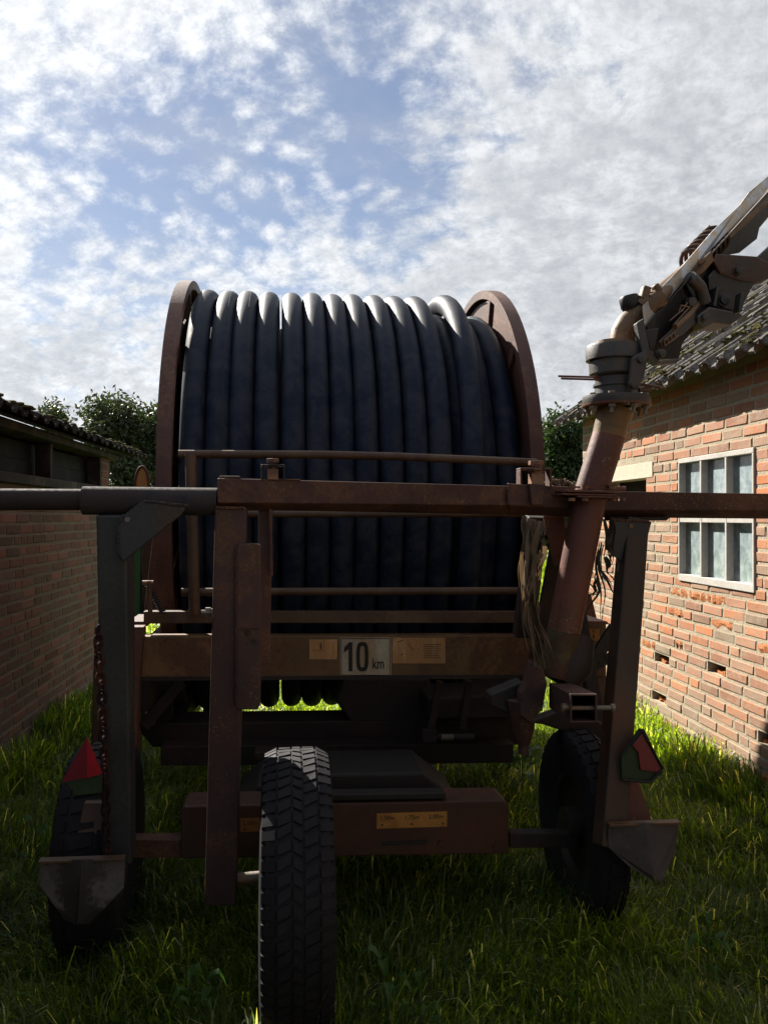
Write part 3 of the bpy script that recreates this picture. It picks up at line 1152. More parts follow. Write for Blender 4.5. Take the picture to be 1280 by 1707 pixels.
def lobes_px(spec, Y, depth):
    out = []
    for (px, py, rx, ry) in spec:
        c = PW(px, py, Y)
        k = Y / F_PX
        out.append((c.x, Y + random.uniform(-1, 1) * depth * 0.3, c.z, rx * k, depth, ry * k))
    return out


YT = 26
tree('broad grey green tree rising behind the end of the left shed', PW(215, 860, YT).x, YT, 5.6,
     lobes_px([(170, 688, 22, 20), (207, 684, 22, 16), (246, 702, 24, 20), (200, 730, 42, 32), (240, 745, 45, 40), (270, 720, 30, 35),
               (218, 780, 38, 28), (168, 722, 16, 18), (256, 790, 30, 26), (206, 830, 40, 22), (300, 712, 24, 24)], YT, 1.2), 20000, 0.085, M['leaf1'], 3, 0.3)
tree('small treetop just showing above the left shed roof', PW(92, 860, 30).x, 30, 4.6,
     lobes_px([(95, 688, 9, 8), (98, 703, 15, 10), (88, 735, 20, 20), (105, 770, 24, 30)], 30, 0.9), 7000, 0.085, M['leaf1'], 5, 0.2)
tree('dense dark green tree between the hose drum and the right barn', PW(938, 860, 22).x, 22, 4.6,
     lobes_px([(935, 715, 30, 22), (915, 745, 22, 30), (955, 740, 30, 34), (930, 780, 32, 26), (975, 790, 34, 34), (900, 800, 30, 30), (945, 830, 40, 24), (1000, 760, 30, 40)], 22, 1.0), 22000, 0.075, M['leaf2'], 8, 0.22)


def hedge():
    g = np.random.default_rng(5)
    n = 30000
    x = g.uniform(-30, 35, n)
    h = 1.3 + 0.5 * np.sin(x * 0.7) * np.sin(x * 1.9 + 1)
    z = g.random(n) * h
    y = 34 + g.normal(size=n) * 0.7
    pos = np.stack([x, y, z], 1)
    a = g.normal(size=(n, 3))
    a /= np.linalg.norm(a, axis=1, keepdims=True)
    b = np.cross(a, g.normal(size=(n, 3)))
    b /= np.linalg.norm(b, axis=1, keepdims=True)
    s = 0.2
    v = np.stack([pos - a * s, pos + b * s * 0.5, pos + a * s, pos - b * s * 0.5], axis=1).reshape(-1, 3)
    o = np_mesh('hedge', v, np.arange(n * 4), np.full(n, 4), M['leaf2'])
    o['kind'] = 'stuff'
    o['label'] = 'long dark hedge far across the field behind the machine'
    o['category'] = 'hedge'


hedge()


# ================================================================== HOSE REEL
VD = 4.72           # drum axis
ZD = 1.499
RH = 1.137          # outside of the outer layer
PIT = 0.1095


def build_reel():
    t = root('hose_reel', 'rusty irrigation hose reel wound with thick black hose and a 10 km plate', 'hose reel', (0.1, VD, 0), True)
    us = [P(x, y, VD - 0.32).x for x, y in ((345, 487), (688, 500))]
    u0 = us[0]
    rc = RH - 0.05
    # --- outer layer of the hose, one continuous tube
    pts = []
    SEG = 64
    rr = random.Random(2)

    def pt(u, r, a):
        # a = 0 at the front (towards camera), pi/2 at the top
        return Vector((u, VD - r * math.cos(a), ZD + r * math.sin(a)))
    wob = [rr.uniform(-0.006, 0.006) for _ in range(16)]
    for k in range(0, 11 * SEG + 1):
        i, f = divmod(k, SEG)
        ang = 2 * math.pi * f / SEG - math.pi * 0.6      # starts low in front, ends at the underside
        s = max(0.0, (f / SEG - 0.8) / 0.2)
        s = s * s * (3 - 2 * s)
        u = u0 + PIT * (i + s) * 1.0 + (wob[i] * (1 - s) + wob[i + 1] * s)
        pts.append(pt(u, rc + 0.3 * wob[(i * 3) % 16], ang))
    # the twelfth turn rides up and across
    for f in range(1, SEG + 1):
        ang = 2 * math.pi * f / SEG - math.pi * 0.6
        s = f / SEG
        fr = min(1.0, s / 0.35)
        u = u0 + PIT * (11.0 + 0.36 * fr + 0.22 * max(0, math.sin(ang)) + 0.35 * max(0, s - 0.6)) + wob[11] * (1 - s)
        pts.append(pt(u, rc + 0.012 * math.sin(math.pi * s), ang))
    ul = pts[-1].x
    # then it drops into the layer below
    for f in range(1, SEG + 1):
        ang = 2 * math.pi * f / SEG - math.pi * 0.6
        s = f / SEG
        sm = min(1, s / 0.3)
        u = ul + 0.02 * sm + 0.11 * s
        pts.append(pt(u, rc - 0.095 * sm, ang))
    part('hose', MB().tube(pts, 0.0532, 20), 'hose', t, smooth=True)
    seam = []
    for k in range(1 * SEG, int(2.6 * SEG)):
        p_ = pts[k]
        c_ = Vector((p_.x, VD, ZD))
        rdir = (p_ - c_).normalized()
        seam.append(p_ + (rdir * 0.93 + Vector((0.36, 0, 0))) * 0.0535)
    part('hose_seam', MB().tube(seam, 0.0011, 5), 'tubebrown', t, smooth=True)
    # lower layer turns seen at the right
    mb = MB()
    ue = u0 + PIT * 11 + 0.03
    for k in range(3):
        uu = ue + k * 0.108 - 0.02
        p2 = [pt(uu, rc - 0.095, 2 * math.pi * f / 72) for f in range(73)]
        mb.tube(p2, 0.0525, 16, cap=False)
    part('inner_hose_layer', mb, 'hose', t, smooth=True)
    uL = u0 - 0.055
    uR = P(826, 497, VD - 0.32).x
    # drum core
    part('drum_core', MB().lathe((uL, VD, ZD), (1, 0, 0), [(0, rc - 0.14), (uR - uL - 0.06, rc - 0.14)], 48), 'blackmetal', t, smooth=True)
    # flanges
    for (ua, ub, s) in ((uL - 0.075, uL - 0.012, 1), (uR - 0.062, uR, -1)):
        ro = 1.182
        inner = ub if s > 0 else ua
        outer = ua if s > 0 else ub
        fl = MB()
        fl.lathe((0, VD, ZD), (1, 0, 0), [(ua, ro), (ub, ro), (ub, ro - 0.012), (ub - 0.006, ro - 0.012), (ub - 0.006, ro - 0.012)], 96)
        prof = [(ua, ro), (ub, ro), (ub, ro - 0.045), (ub - 0.008, ro - 0.045), (ub - 0.008, ro - 0.010), (ua + 0.008, ro - 0.010), (ua + 0.008, ro - 0.045), (ua, ro - 0.045)]
        fl = MB().lathe((0, VD, ZD), (1, 0, 0), prof, 96, closed=True)
        f = part('flange', fl, 'flange', t, smooth=True)
        mid = (ua + ub) / 2
        n = 12
        for k in range(n):
            a = 2 * math.pi * (k + 0.35) / n
            d = Vector((0, -math.cos(a), math.sin(a)))
            tg = Vector((0, math.sin(a), math.cos(a)))
            o = Vector((mid, VD, ZD))
            part('spoke', MB().bar(o + d * 0.35, o + d * (ro - 0.011), 0.06, 0.045, up=(1, 0, 0)), 'flange', f, bevel=0.003)
        pl = MB().lathe((0, VD, ZD), (1, 0, 0), [(mid - 0.005, 0.12), (mid - 0.005, 1.0 if s > 0 else 1.12), (mid + 0.005, 1.0 if s > 0 else 1.12), (mid + 0.005, 0.12)], 64, closed=True)
        part('side_disc', pl, 'flange', f, smooth=True)
        # patches of plate between spokes
        for k in (3, 4, 1, 9):
            a = 2 * math.pi * (k + 0.85) / n
            d = Vector((0, -math.cos(a), math.sin(a)))
            tg = Vector((0, math.sin(a), math.cos(a)))
            o = Vector((mid - s * 0.012, VD, ZD))
            q = [o + d * 0.87 - tg * 0.13, o + d * 0.87 + tg * 0.13, o + d * 1.08 + tg * 0.10, o + d * 1.08 - tg * 0.12]
            part('gusset_plate', MB().prism(q, (0.006, 0, 0)), 'flange', f)
    for ux in (uL - 0.14, uR + 0.07):
        tri = MB().prism([(ux, 3.95, 0.45), (ux, 5.6, 0.45), (ux, 4.95, 1.62), (ux, 4.5, 1.62)], (0.05, 0, 0))
        part('side_stand', tri, 'chassis', t, bevel=0.005)
        if ux < 0:
            part('side_rail', MB().box((ux - 0.02, 3.42, 0.62), (ux + 0.06, 5.9, 0.86)), 'chassis', t, bevel=0.005)
    part('axle', MB().tube([(uL - 0.25, VD, ZD), (uR + 0.25, VD, ZD)], 0.06, 20), 'chassis', t, smooth=True)

    # --- the rear cross beam with the plates
    VB = 3.25
    a, b = P(232, 1061, VB), P(888, 1059, VB)
    c, d = P(232, 1133, VB), P(888, 1129, VB)
    beam = MB().prism([a, b, d, c], (0, 0.08, 0))
    bm_ = part('cross_beam', beam, 'tanrust', t, bevel=0.004)
    part('flange_strip', MB().prism([P(230, 1129, VB - 0.012), P(890, 1125, VB - 0.012), P(890, 1131, VB - 0.012), P(230, 1135, VB - 0.012)], (0, 0.0115, 0)), 'chassis', bm_)

    def plate(name, x0, y0, x1, y1, mat, parent, v=VB, th=0.003, bev=0.0, gap=0.0):
        q = [P(x0, y0, v - th - gap), P(x1, y0, v - th - gap), P(x1, y1, v - th - gap), P(x0, y1, v - th - gap)]
        return part(name, MB().prism(q, (0, th, 0)), mat, parent, bevel=bev)
    # 10 km plate
    pw = plate('speed_plate', 567, 1063, 652, 1127, 'plateW', t, VB, 0.003, 0, 0.001)
    pv = VB - 0.0045
    # thin black border
    bd = MB()
    for (x0, y0, x1, y1) in ((568.5, 1064, 650.5, 1065), (568.5, 1125, 650.5, 1126), (568.5, 1065, 569.5, 1125), (649.5, 1065, 650.5, 1125)):
        bd.prism([P(x0, y0, pv - .001), P(x1, y0, pv - .001), P(x1, y1, pv - .001), P(x0, y1, pv - .001)], (0, 0.001, 0))
    part('border', bd, 'ink', pw)
    X = Vector((1, 0, 0))
    Z = Vector((0, 0, 1))
    px2m = (P(641, 1100, pv) - P(640, 1100, pv)).length

    def digit(poly):
        return [P(x, y, pv - 0.0012) for x, y in poly]
    n1 = MB()
    n1.prism(digit([(581, 1119), (581, 1082), (573.5, 1088), (573.5, 1080), (582, 1070.5), (587.5, 1070.5), (587.5, 1119)]), (0, 0.001, 0))
    part('numeral', n1, 'ink', pw)
    n0 = MB()
    oc, ic = [], []
    for k in range(32):
        an = 2 * math.pi * k / 32
        cx = 604
        ex = lambda v_, h_: math.copysign(abs(v_) ** 0.62, v_) * h_
        oc.append((cx + ex(math.cos(an), 10.2), 1094.7 + ex(math.sin(an), 24.5)))
        ic.append((cx + ex(math.cos(an), 4.0), 1094.7 + ex(math.sin(an), 18.0)))
    vs = digit(oc) + digit(ic)
    n0.add(vs, [(k, (k + 1) % 32, 32 + (k + 1) % 32, 32 + k) for k in range(32)])
    part('numeral', n0, 'ink', pw)
    text_part('km', P(620, 1114.5, pv), X, Z, px2m * 17.5, 'ink', pw, xs=0.66, bold=0.012)
    # stickers
    s1 = plate('sticker', 516, 1066, 562, 1099, 'sticker', t, VB, 0.001, 0, 0.0008)
    pm = MB()
    for (x0, y0, x1, y1) in ((519, 1084.5, 543, 1085), (534.5, 1071, 536, 1083), (531, 1074, 534, 1075), (532, 1078, 537.5, 1079), (533, 1081.5, 536.5, 1082.3), (539.5, 1066.5, 540, 1084)):
        v = VB - 0.0026
        pm.prism([P(x0, y0, v), P(x1, y0, v), P(x1, y1, v), P(x0, y1, v)], (0, 0.0006, 0))
    part('print', pm, 'ink', s1)
    s2 = plate('sticker', 654, 1063, 742, 1106, 'sticker', t, VB, 0.001, 0, 0.0008)
    pm = MB()
    for k in range(8):
        y = 1074 + k * 3.1
        v = VB - 0.0026
        pm.prism([P(706, y, v), P(735 - (k * 5 % 7), y, v), P(735 - (k * 5 % 7), y + 0.7, v), P(706, y + 0.7, v)], (0, 0.0006, 0))
    for (x0, y0, x1, y1) in ((663, 1070, 672, 1066.5), (668, 1092, 673, 1089), (681, 1072, 689, 1084)):
        v = VB - 0.0026
        pm.prism([P(x0, y0, v), P(x1, y1, v), P(x1, y1 + 1.3, v), P(x0, y0 + 1.3, v)], (0, 0.0006, 0))
    part('print', pm, 'ink', s2)

    # --- guide bars in front of the drum
    VG = 3.30
    pts = [P(298, 757, VG), P(420, 757.5, VG), P(540, 758, VG), P(660, 761, VG), P(780, 766, VG), P(893, 771, VG)]
    part('guide_rail', MB().tube(pts, 0.0165, 14), 'tubetan', t, smooth=True)
    part('guide_post', MB().tube([P(318, 757, VG - 0.03), P(325, 1024, VG - 0.03)], 0.0215, 14), 'tubetan', t, smooth=True)
    part('guide_post', MB().tube([P(893, 768, VG), P(880, 1060, VG)], 0.024, 14), 'tubetan', t, smooth=True)
    part('lower_rail', MB().tube([P(303, 987, VG), P(862, 985, VG)], 0.016, 14), 'tubetan', t, smooth=True)
    part('rail_behind', MB().tube([P(400, 857, VG + .02), P(880, 857, VG + .02)], 0.014, 12), 'tubetan', t, smooth=True)
    q = [P(240, 1029, VG), P(885, 1029, VG)]
    part('angle_bar', MB().bar(q[0] + Vector((0, 0.02, 0)), q[1] + Vector((0, 0.02, 0)), 0.046, 0.05), 'tubetan', t, bevel=0.003)
    # --- side frames of the trailer
    A = MB()
    A.prism([P(258, 868, 3.9), P(285, 868, 3.9), P(300, 1040, 3.9), P(238, 1040, 3.9)], (0, 0.05, 0))
    part('a_frame', A, 'pipe', t, bevel=0.004)
    A = MB()
    A.prism([P(955, 990, 3.9), P(985, 990, 3.9), P(1005, 1075, 3.9), P(940, 1075, 3.9)], (0, 0.05, 0))
    part('a_frame', A, 'pipe', t, bevel=0.004)
    part('tank_panel', MB().prism([P(237, 850, 4.4), P(272, 850, 4.4), P(272, 1010, 4.4), P(237, 1010, 4.4)], (0, 0.04, 0)), 'tubetan', t, bevel=0.005)
    part('side_plate', MB().prism([P(158, 1045, 3.5), P(236, 1045, 3.5), P(236, 1260, 3.5), P(152, 1260, 3.5)], (0, 0.02, 0)), 'tubetan', t, bevel=0.004)
    part('top_plate', MB().prism([P(213, 1036, 3.35), P(245, 1036, 3.35), P(243, 1046, 3.35), P(213, 1046, 3.35)], (0, 0.25, 0)), 'flange', t, bevel=0.002)
    part('side_bracket', MB().prism([P(217, 1045, 3.2), P(240, 1045, 3.2), P(232, 1133, 3.2), P(228, 1240, 3.2), P(215, 1240, 3.2)], (0, 0.06, 0)), 'flange', t, bevel=0.003)
    part('side_bracket', MB().prism([P(888, 1040, 3.3), P(1010, 1040, 3.3), P(1010, 1128, 3.3), P(888, 1128, 3.3)], (0, 0.06, 0)), 'tanrust', t, bevel=0.003)
    part('side_bracket', MB().prism([P(950, 1128, 3.32), P(1014, 1128, 3.32), P(1014, 1260, 3.32), P(975, 1210, 3.32)], (0, 0.04, 0)), 'tubetan', t, bevel=0.003)
    part('lid_plate', MB().prism([P(945, 1034, 3.1), P(1012, 1036, 3.1), P(1015, 1041, 3.1), P(945, 1040, 3.1)], (0, 0.3, 0)), 'pipe', t, bevel=0.002)
    # small symbol sticker on the right box
    sm = plate('sticker', 966, 1048, 999, 1068, 'labely', t, 3.3, 0.001, 0, 0.0008)
    pm = MB()
    for (x0, y0, x1, y1) in ((987, 1049, 991, 1050), (986, 1052, 992, 1053), (987, 1055, 991, 1056), (988, 1058, 990, 1065)):
        v = 3.3 - 0.0026
        pm.prism([P(x0, y0, v), P(x1, y0, v), P(x1, y1, v), P(x0, y1, v)], (0, 0.0006, 0))
    part('print', pm, 'ink', sm)
    # levers at the right
    lv = MB()
    lv.bar(P(938, 1142, 3.15), P(1022, 1092, 3.15), 0.035, 0.02)
    lv.bar(P(990, 1100, 3.1), P(1025, 1045, 3.1), 0.05, 0.02)
    lv.bar(P(985, 1082, 3.08), P(991, 1108, 3.08), 0.022, 0.03)
    part('lever', lv, 'blackmetal', t, bevel=0.003)
    # spring and small post at the left
    sp = []
    p0, p1 = P(246, 972, 3.25), P(272, 1022, 3.25)
    for k in range(140):
        f = k / 139
        c_ = p0.lerp(p1, f)
        an = 2 * math.pi * 13 * f
        sp.append(c_ + Vector((math.cos(an) * 0.012, math.sin(an) * 0.012, 0)))
    part('spring', MB().tube(sp, 0.0028, 6), 'blackmetal', t, smooth=True)
    part('pin_post', MB().tube([P(249, 968, 3.22), P(251, 1022, 3.22)], 0.009, 10), 'tubetan', t, smooth=True)
    hb = MB()
    hb.tube([P(238, 971, 3.22), P(256, 971, 3.22)], 0.008, 8)
    part('cross_pin', hb, 'bolt', t, smooth=True)
    # --- chassis under the drum
    ch = MB()
    ch.prism([P(232, 1218, 3.7), P(262, 1206, 3.7), P(870, 1198, 3.7), P(870, 1242, 3.7), P(255, 1246, 3.7)], (0, 0.22, 0))
    part('chassis_channel', ch, 'chassis', t, bevel=0.006)
    ch = MB()
    ch.prism([P(268, 1244, 3.55), P(856, 1240, 3.55), P(856, 1272, 3.55), P(268, 1277, 3.55)], (0, 0.1, 0))
    part('chassis_beam', ch, 'chassis', t, bevel=0.004)
    part('front_beam', MB().prism([P(425, 1254, 3.3), P(545, 1254, 3.3), P(545, 1268, 3.3), P(425, 1268, 3.3)], (0, 0.1, 0)), 'chassis', t, bevel=0.004)
    part('strut', MB().bar(P(235, 1215, 3.5), P(300, 1140, 3.8), 0.05, 0.04), 'chassis', t, bevel=0.003)
    part('bracket', MB().prism([P(245, 1135, 3.75), P(285, 1135, 3.75), P(288, 1200, 3.75), P(262, 1210, 3.75)], (0, 0.05, 0)), 'chassis', t, bevel=0.003)
    gb = MB()
    gb.prism([P(575, 1130, 3.7), P(715, 1130, 3.7), P(722, 1150, 3.7), P(712, 1205, 3.7), P(585, 1205, 3.7), P(560, 1170, 3.7)], (0, 0.4, 0))
    gb.prism([P(712, 1162, 3.5), P(790, 1160, 3.5), P(880, 1145, 3.5), P(880, 1200, 3.5), P(712, 1200, 3.5)], (0, 0.3, 0))
    part('gearbox', gb, 'chassis', t, bevel=0.012)
    hy = MB()
    hy.bar(P(717, 1215, 3.45), P(733, 1135, 3.45), 0.03, 0.03)
    hy.bar(P(770, 1215, 3.45), P(782, 1135, 3.45), 0.03, 0.03)
    hy.tube([P(700, 1229, 3.42), P(790, 1229, 3.42)], 0.016, 10)
    hy.bar(P(715, 1215, 3.4), P(715, 1236, 3.4), 0.06, 0.04)
    part('linkage', hy, 'chassis', t, bevel=0.002)
    part('linkage_pin', MB().tube([P(735, 1229, 3.38), P(755, 1229, 3.38)], 0.014, 12), 'boltgrey', t, smooth=True)
    # turntable below and its skirt
    tt = MB()
    tt.lathe(P(620, 1290, 3.6), (0, 0, 1), [(0, 0.01), (0, 0.24), (0.03, 0.25), (0.05, 0.25), (0.05, 0.20), (0.075, 0.20), (0.075, 0.01)], 28)
    part('turntable', tt, 'blackmetal', t, smooth=True)
    # parking legs behind so the trailer stands on the ground
    for ux in (-0.45, 0.7):
        part('trailer_leg', MB().bar((ux, 5.2, 0.0), (ux, 5.2, 0.5), 0.09, 0.09), 'chassis', t, bevel=0.004)
        w_ = MB().lathe((ux * 1.55, 5.9, 0.42), (1, 0, 0), [(-0.12, 0.2), (-0.12, 0.36), (-0.09, 0.42), (0.09, 0.42), (0.12, 0.36), (0.12, 0.2)], 40, closed=True)
    part('trailer_beam', MB().box((-0.55, 3.75, 0.42), (-0.45, 5.6, 0.5)), 'chassis', t, bevel=0.004)
    part('trailer_beam', MB().box((0.65, 3.75, 0.42), (0.75, 5.6, 0.5)), 'chassis', t, bevel=0.004)
    return t


reel = build_reel()


# round amber disc and green panel behind, left of the drum
def build_disc():
    v = 5.2
    c = P(237, 812, v)
    t = root('reflector_post', 'green post with an oval amber disc in a brown rim behind the left post', 'reflector', (c.x, v, 0), True)
    n = 28
    # turned nearly edge-on
    ax = Vector((0.42, 1, 0)).normalized()
    sd_ = Vector((1, -0.42, 0)).normalized()
    ring = MB()
    o = c
    rx, rz = 0.048, 0.125
    pr = []
    for k in range(n):
        an = 2 * math.pi * k / n
        pr.append(o + sd_ * math.cos(an) * rx + Vector((0, 0, 1)) * math.sin(an) * rz)
    part('disc', MB().prism(pr, ax * 0.01), 'amber', t)
    pts = pr + [pr[0]]
    part('rim', MB().tube(pts, 0.009, 8), 'pipe', t, smooth=True)
    part('panel', MB().prism([P(213, 868, v), P(236, 868, v), P(233, 1040, v), P(213, 1040, v)], (0, 0.05, 0)), 'greenb', t, bevel=0.004)
    part('post', MB().bar((c.x, v + 0.03, 0), (c.x, v + 0.03, c.z), 0.04, 0.04), 'greenp', t)


build_disc()

# ================================================================== SPRINKLER CART
VC = 2.45


def tyre(parent, c, rad, wid, blocks=True, name='tyre', seed=1):
    """wheel standing in the Y-Z plane round the X axis"""
    c = Vector(c)
    h = wid / 2
    ri = rad * 0.56
    prof = [(-h * 0.72, ri), (-h * 0.98, rad * 0.70), (-h * 1.05, rad * 0.82), (-h * 0.98, rad * 0.93), (-h * 0.86, rad - 0.012),
            (-h * 0.4, rad - 0.006), (h * 0.4, rad - 0.006), (h * 0.86, rad - 0.012), (h * 0.98, rad * 0.93), (h * 1.05, rad * 0.82), (h * 0.98, rad * 0.70), (h * 0.72, ri)]
    ty = part(name, MB().lathe(c, (1, 0, 0), prof, 72, closed=True), 'rubber', parent, smooth=True)
    rim = MB().lathe(c, (1, 0, 0), [(-h * 0.70, ri + 0.004), (-h * 0.62, ri - 0.02), (-h * 0.2, ri - 0.03), (-h * 0.15, 0.05), (-h * 0.5, 0.045), (-h * 0.5, 0.002)], 36)
    rim.lathe(c, (1, 0, 0), [(h * 0.70, ri + 0.004), (h * 0.62, ri - 0.02), (h * 0.2, ri - 0.03), (h * 0.15, 0.05), (h * 0.5, 0.045), (h * 0.5, 0.002)], 36)
    part('rim', rim, 'chassis', parent, smooth=True)
    rr = random.Random(seed)
    tr = MB()

    def block(a0, a1, x0, x1, skew, r0, r1, sag0=0.0, sag1=0.0):
        vs = []
        for (rr_, ins) in ((r0, 0.0), (r1, 0.0018)):
            for (x, s_, sg) in ((x0 + ins, 0.0, sag0), (x1 - ins, skew, sag1)):
                for aa, sg2 in ((a0, ins / rad), (a1, -ins / rad)):
                    an = aa + s_ + sg2
                    r_ = rr_ - sg
                    vs.append(c + Vector((x, -r_ * math.cos(an), r_ * math.sin(an))))
        tr.add(vs, [(0, 1, 3, 2), (4, 6, 7, 5), (0, 4, 5, 1), (2, 3, 7, 6), (0, 2, 6, 4), (1, 5, 7, 3)])
    N = 64
    st = 2 * math.pi / N
    if blocks:
        for k in range(N):
            a = k * st
            # shoulder lugs
            block(a + st * 0.10, a + st * 0.86, -h * 1.0, -h * 0.60, -st * 0.10, rad - 0.030, rad, 0.016, 0.001)
            block(a + st * 0.50, a + st * 1.26, h * 0.60, h * 1.0, st * 0.10, rad - 0.030, rad, 0.001, 0.016)
            j = rr.uniform(-.08, .08) * st
            block(a + j, a + j + st * 0.80, -h * 0.56, -h * 0.17, st * (0.32 + 0.15 * (k % 2)), rad - 0.02, rad - 0.001)
            block(a + j + st * 0.45, a + j + st * 1.24, h * 0.17, h * 0.56, st * (0.30 + 0.15 * (k % 2)), rad - 0.02, rad - 0.001)
            block(a - j + st * 0.25, a - j + st * 1.03, -h * 0.14, h * 0.14, -st * 0.35, rad - 0.02, rad)
    else:
        N = 40
        st = 2 * math.pi / N
        for k in range(N):
            a = k * st
            block(a + st * 0.1, a + st * 0.8, -h * 1.0, -h * 0.5, 0, rad - 0.03, rad - 0.001, 0.016, 0)
            block(a + st * 0.5, a + st * 1.2, h * 0.5, h * 1.0, 0, rad - 0.03, rad - 0.001, 0, 0.016)
            block(a + st * 0.1, a + st * 0.9, -h * 0.42, h * 0.42, st * 0.2, rad - 0.03, rad)
    part('tread', tr, 'rubber', ty, kind='stuff')
    # sidewall ribs
    return ty


def build_cart():
    t = root('sprinkler_cart', 'rusty three wheeled sprinkler cart carrying a big rain gun in front of the hose reel',
             'sprinkler cart', (0.1, 2.8, 0), True)
    # --- central leg and wheel
    leg = MB().bar(P(386.5, 846, VC), P(369, 1500, VC), 0.089, 0.08)
    lg = part('wheel_leg', leg, 'column', t, bevel=0.005)
    wc = Vector((P(494, 1300, VC - 0.1).x, VC - 0.1, 0.367))
    w = part('centre_wheel', MB().lathe(wc, (1, 0, 0), [(-0.07, 0.001), (-0.07, 0.05), (0.07, 0.05), (0.07, 0.001)], 20), 'chassis', t, smooth=True)
    tyre(w, wc, 0.374, 0.182)
    ax = MB()
    pz = wc.z
    ax.tube([(P(383, 1465, VC).x, VC + 0.0, P(383, 1466, VC).z), (wc.x - 0.05, VC + 0.01, P(383, 1466, VC).z)], 0.017, 12)
    hexbolt(ax, (P(347, 1465, VC).x, VC, P(383, 1466, VC).z), (1, 0, 0), 0.018, 0.02)
    part('wheel_bolt', ax, 'boltgrey', t, smooth=True)
    # short flat plate and bracket beside the leg
    v = VC - 0.055
    q = [P(395, 915, v), P(399, 907, v), P(417, 905.5, v), P(434, 908, v), P(436, 1000, v), P(434, 1175, v), P(430, 1183, v), P(394, 1183, v)]
    pl = part('bracket_plate', MB().prism(q, (0, 0.05, 0)), 'column', t, bevel=0.004)
    part('plate_band', MB().prism([P(394.5, 1019, v - .004), P(435, 1019, v - .004), P(434.5, 1048, v - .004), P(394.5, 1048, v - .004)], (0, 0.0035, 0)), 'column', pl, bevel=0.001)
    hb = MB()
    hexbolt(hb, P(413, 1054, v), (0, -1, 0), 0.009, 0.006)
    hexbolt(hb, P(424, 1069, v), (0, -1, 0), 0.007, 0.004)
    part('plate_bolt', hb, 'chassis', pl)
    v2 = VC + 0.05
    part('flat_bar', MB().prism([P(431, 850, v2), P(455, 850, v2), P(450, 1106, v2), P(431, 1106, v2)], (0, 0.012, 0)), 'column', t, bevel=0.002)
    part('round_rod', MB().tube([P(450, 843, v2 - .02), P(452, 960, v2 - .02)], 0.0065, 10), 'beam', t, smooth=True)
    bn = MB()
    bn.tube([P(336, 1021, VC), P(352, 1021, VC)], 0.008, 10)
    hexbolt(bn, P(343, 1021, VC), (1, 0, 0), 0.016, 0.014)
    hexbolt(bn, P(350, 1021, VC), (1, 0, 0), 0.013, 0.008)
    part('adjusting_bolt', bn, 'boltgrey', t)

    # --- crossbar: folded box section with sloping lower face
    def sect(hh, low, dep):
        # outline in (across = vertical sense, up = depth); built with bar(up=+Y)
        return [(-hh / 2, -dep / 2), (hh / 2, -dep / 2), (hh / 2, dep / 2), (-hh / 2, dep / 2)]

    def xbar(pxa, ta, ba, pxb, tb, bb, la, lb, v, vb, name, mat, dep=0.085):
        """front face between top and bottom edges; then a face sloping back and down"""
        A = [P(pxa, ta, v), P(pxa, ba, v), P(pxa, la, v + dep * 0.55), P(pxa, la, v + dep), P(pxa, ta, v + dep)]
        B = [P(pxb, tb, vb), P(pxb, bb, vb), P(pxb, lb, vb + dep * 0.55), P(pxb, lb, vb + dep), P(pxb, tb, vb + dep)]
        n = len(A)
        mb = MB().add(A + B, [(i, (i + 1) % n, n + (i + 1) % n, n + i) for i in range(n)] + [tuple(range(n - 1, -1, -1)), tuple(range(n, 2 * n))])
        return part(name, mb, mat, t, bevel=0.003)
    xbar(363, 797, 838, 852, 810, 842, 849, 858, VC - 0.045, 2.622, 'crossbar', 'beam')
    xbar(847, 806, 842, 962, 812, 848, 858, 862, 2.61, 2.66, 'crossbar_sleeve', 'beam', 0.10)
    xbar(960, 818, 850, 1420, 825, 851, 862, 866, 2.672, 2.85, 'crossbar_arm', 'beam')
    part('end_cap', MB().prism([P(366, 793, VC - 0.03), P(400, 793.5, VC - 0.03), P(400, 798, VC - 0.03), P(366, 797.5, VC - 0.03)], (0, 0.05, 0)), 'beam', t, bevel=0.002)
    # lower lip at the far right of the arm
    part('arm_lip', MB().prism([P(1015, 862, 2.70), P(1118, 862, 2.73), P(1110, 868, 2.73), P(1018, 868, 2.70)], (0, 0.05, 0)), 'chassis', t, bevel=0.002)
    # clamps with square-headed bolts
    for (x, yb, s, v, mt) in ((455, 799, 1.0, VC - 0.02, 'blackmetal'), (893, 812, 1.3, 2.63, 'beam')):
        cl = MB()
        w_ = 20 * s
        for sx in (-1, 1):
            cl.prism([P(x + sx * w_, yb + 2, v), P(x + sx * (w_ - 3), yb + 2, v), P(x + sx * (w_ - 3), yb - 22 * s, v), P(x + sx * w_, yb - 22 * s, v)], (0, 0.05, 0))
        cl.prism([P(x - w_, yb - 22 * s, v), P(x + w_, yb - 22 * s, v), P(x + w_, yb - 25 * s, v), P(x - w_, yb - 25 * s, v)], (0, 0.05, 0))
        c_ = part('clamp', cl, mt, t, bevel=0.002)
        bo = MB()
        o = P(x, yb + 1, v + 0.02)
        top = P(x, yb - 17 * s, v + 0.02)
        bo.bar(o, top, 0.032 * s, 0.032 * s)
        bo.tube([top, P(x, yb - 26 * s, v + 0.02)], 0.011 * s, 12)
        bo.tube([P(x, yb - 21 * s, v + 0.02), P(x, yb - 24 * s, v + 0.02)], 0.019 * s, 12)
        hexbolt(bo, P(x, yb - 28 * s, v + 0.02), (0, 0, 1), 0.020 * s, 0.011 * s)
        part('clamp_bolt', bo, 'bolt', c_, bevel=0.0015)
    v = 2.575
    part('clamp_strap', MB().prism([P(882, 806, v + .03), P(908, 808, v + .03), P(906, 842, v + .03), P(886, 842, v + .03)], (0, 0.02, 0)), 'beam', t, bevel=0.003)
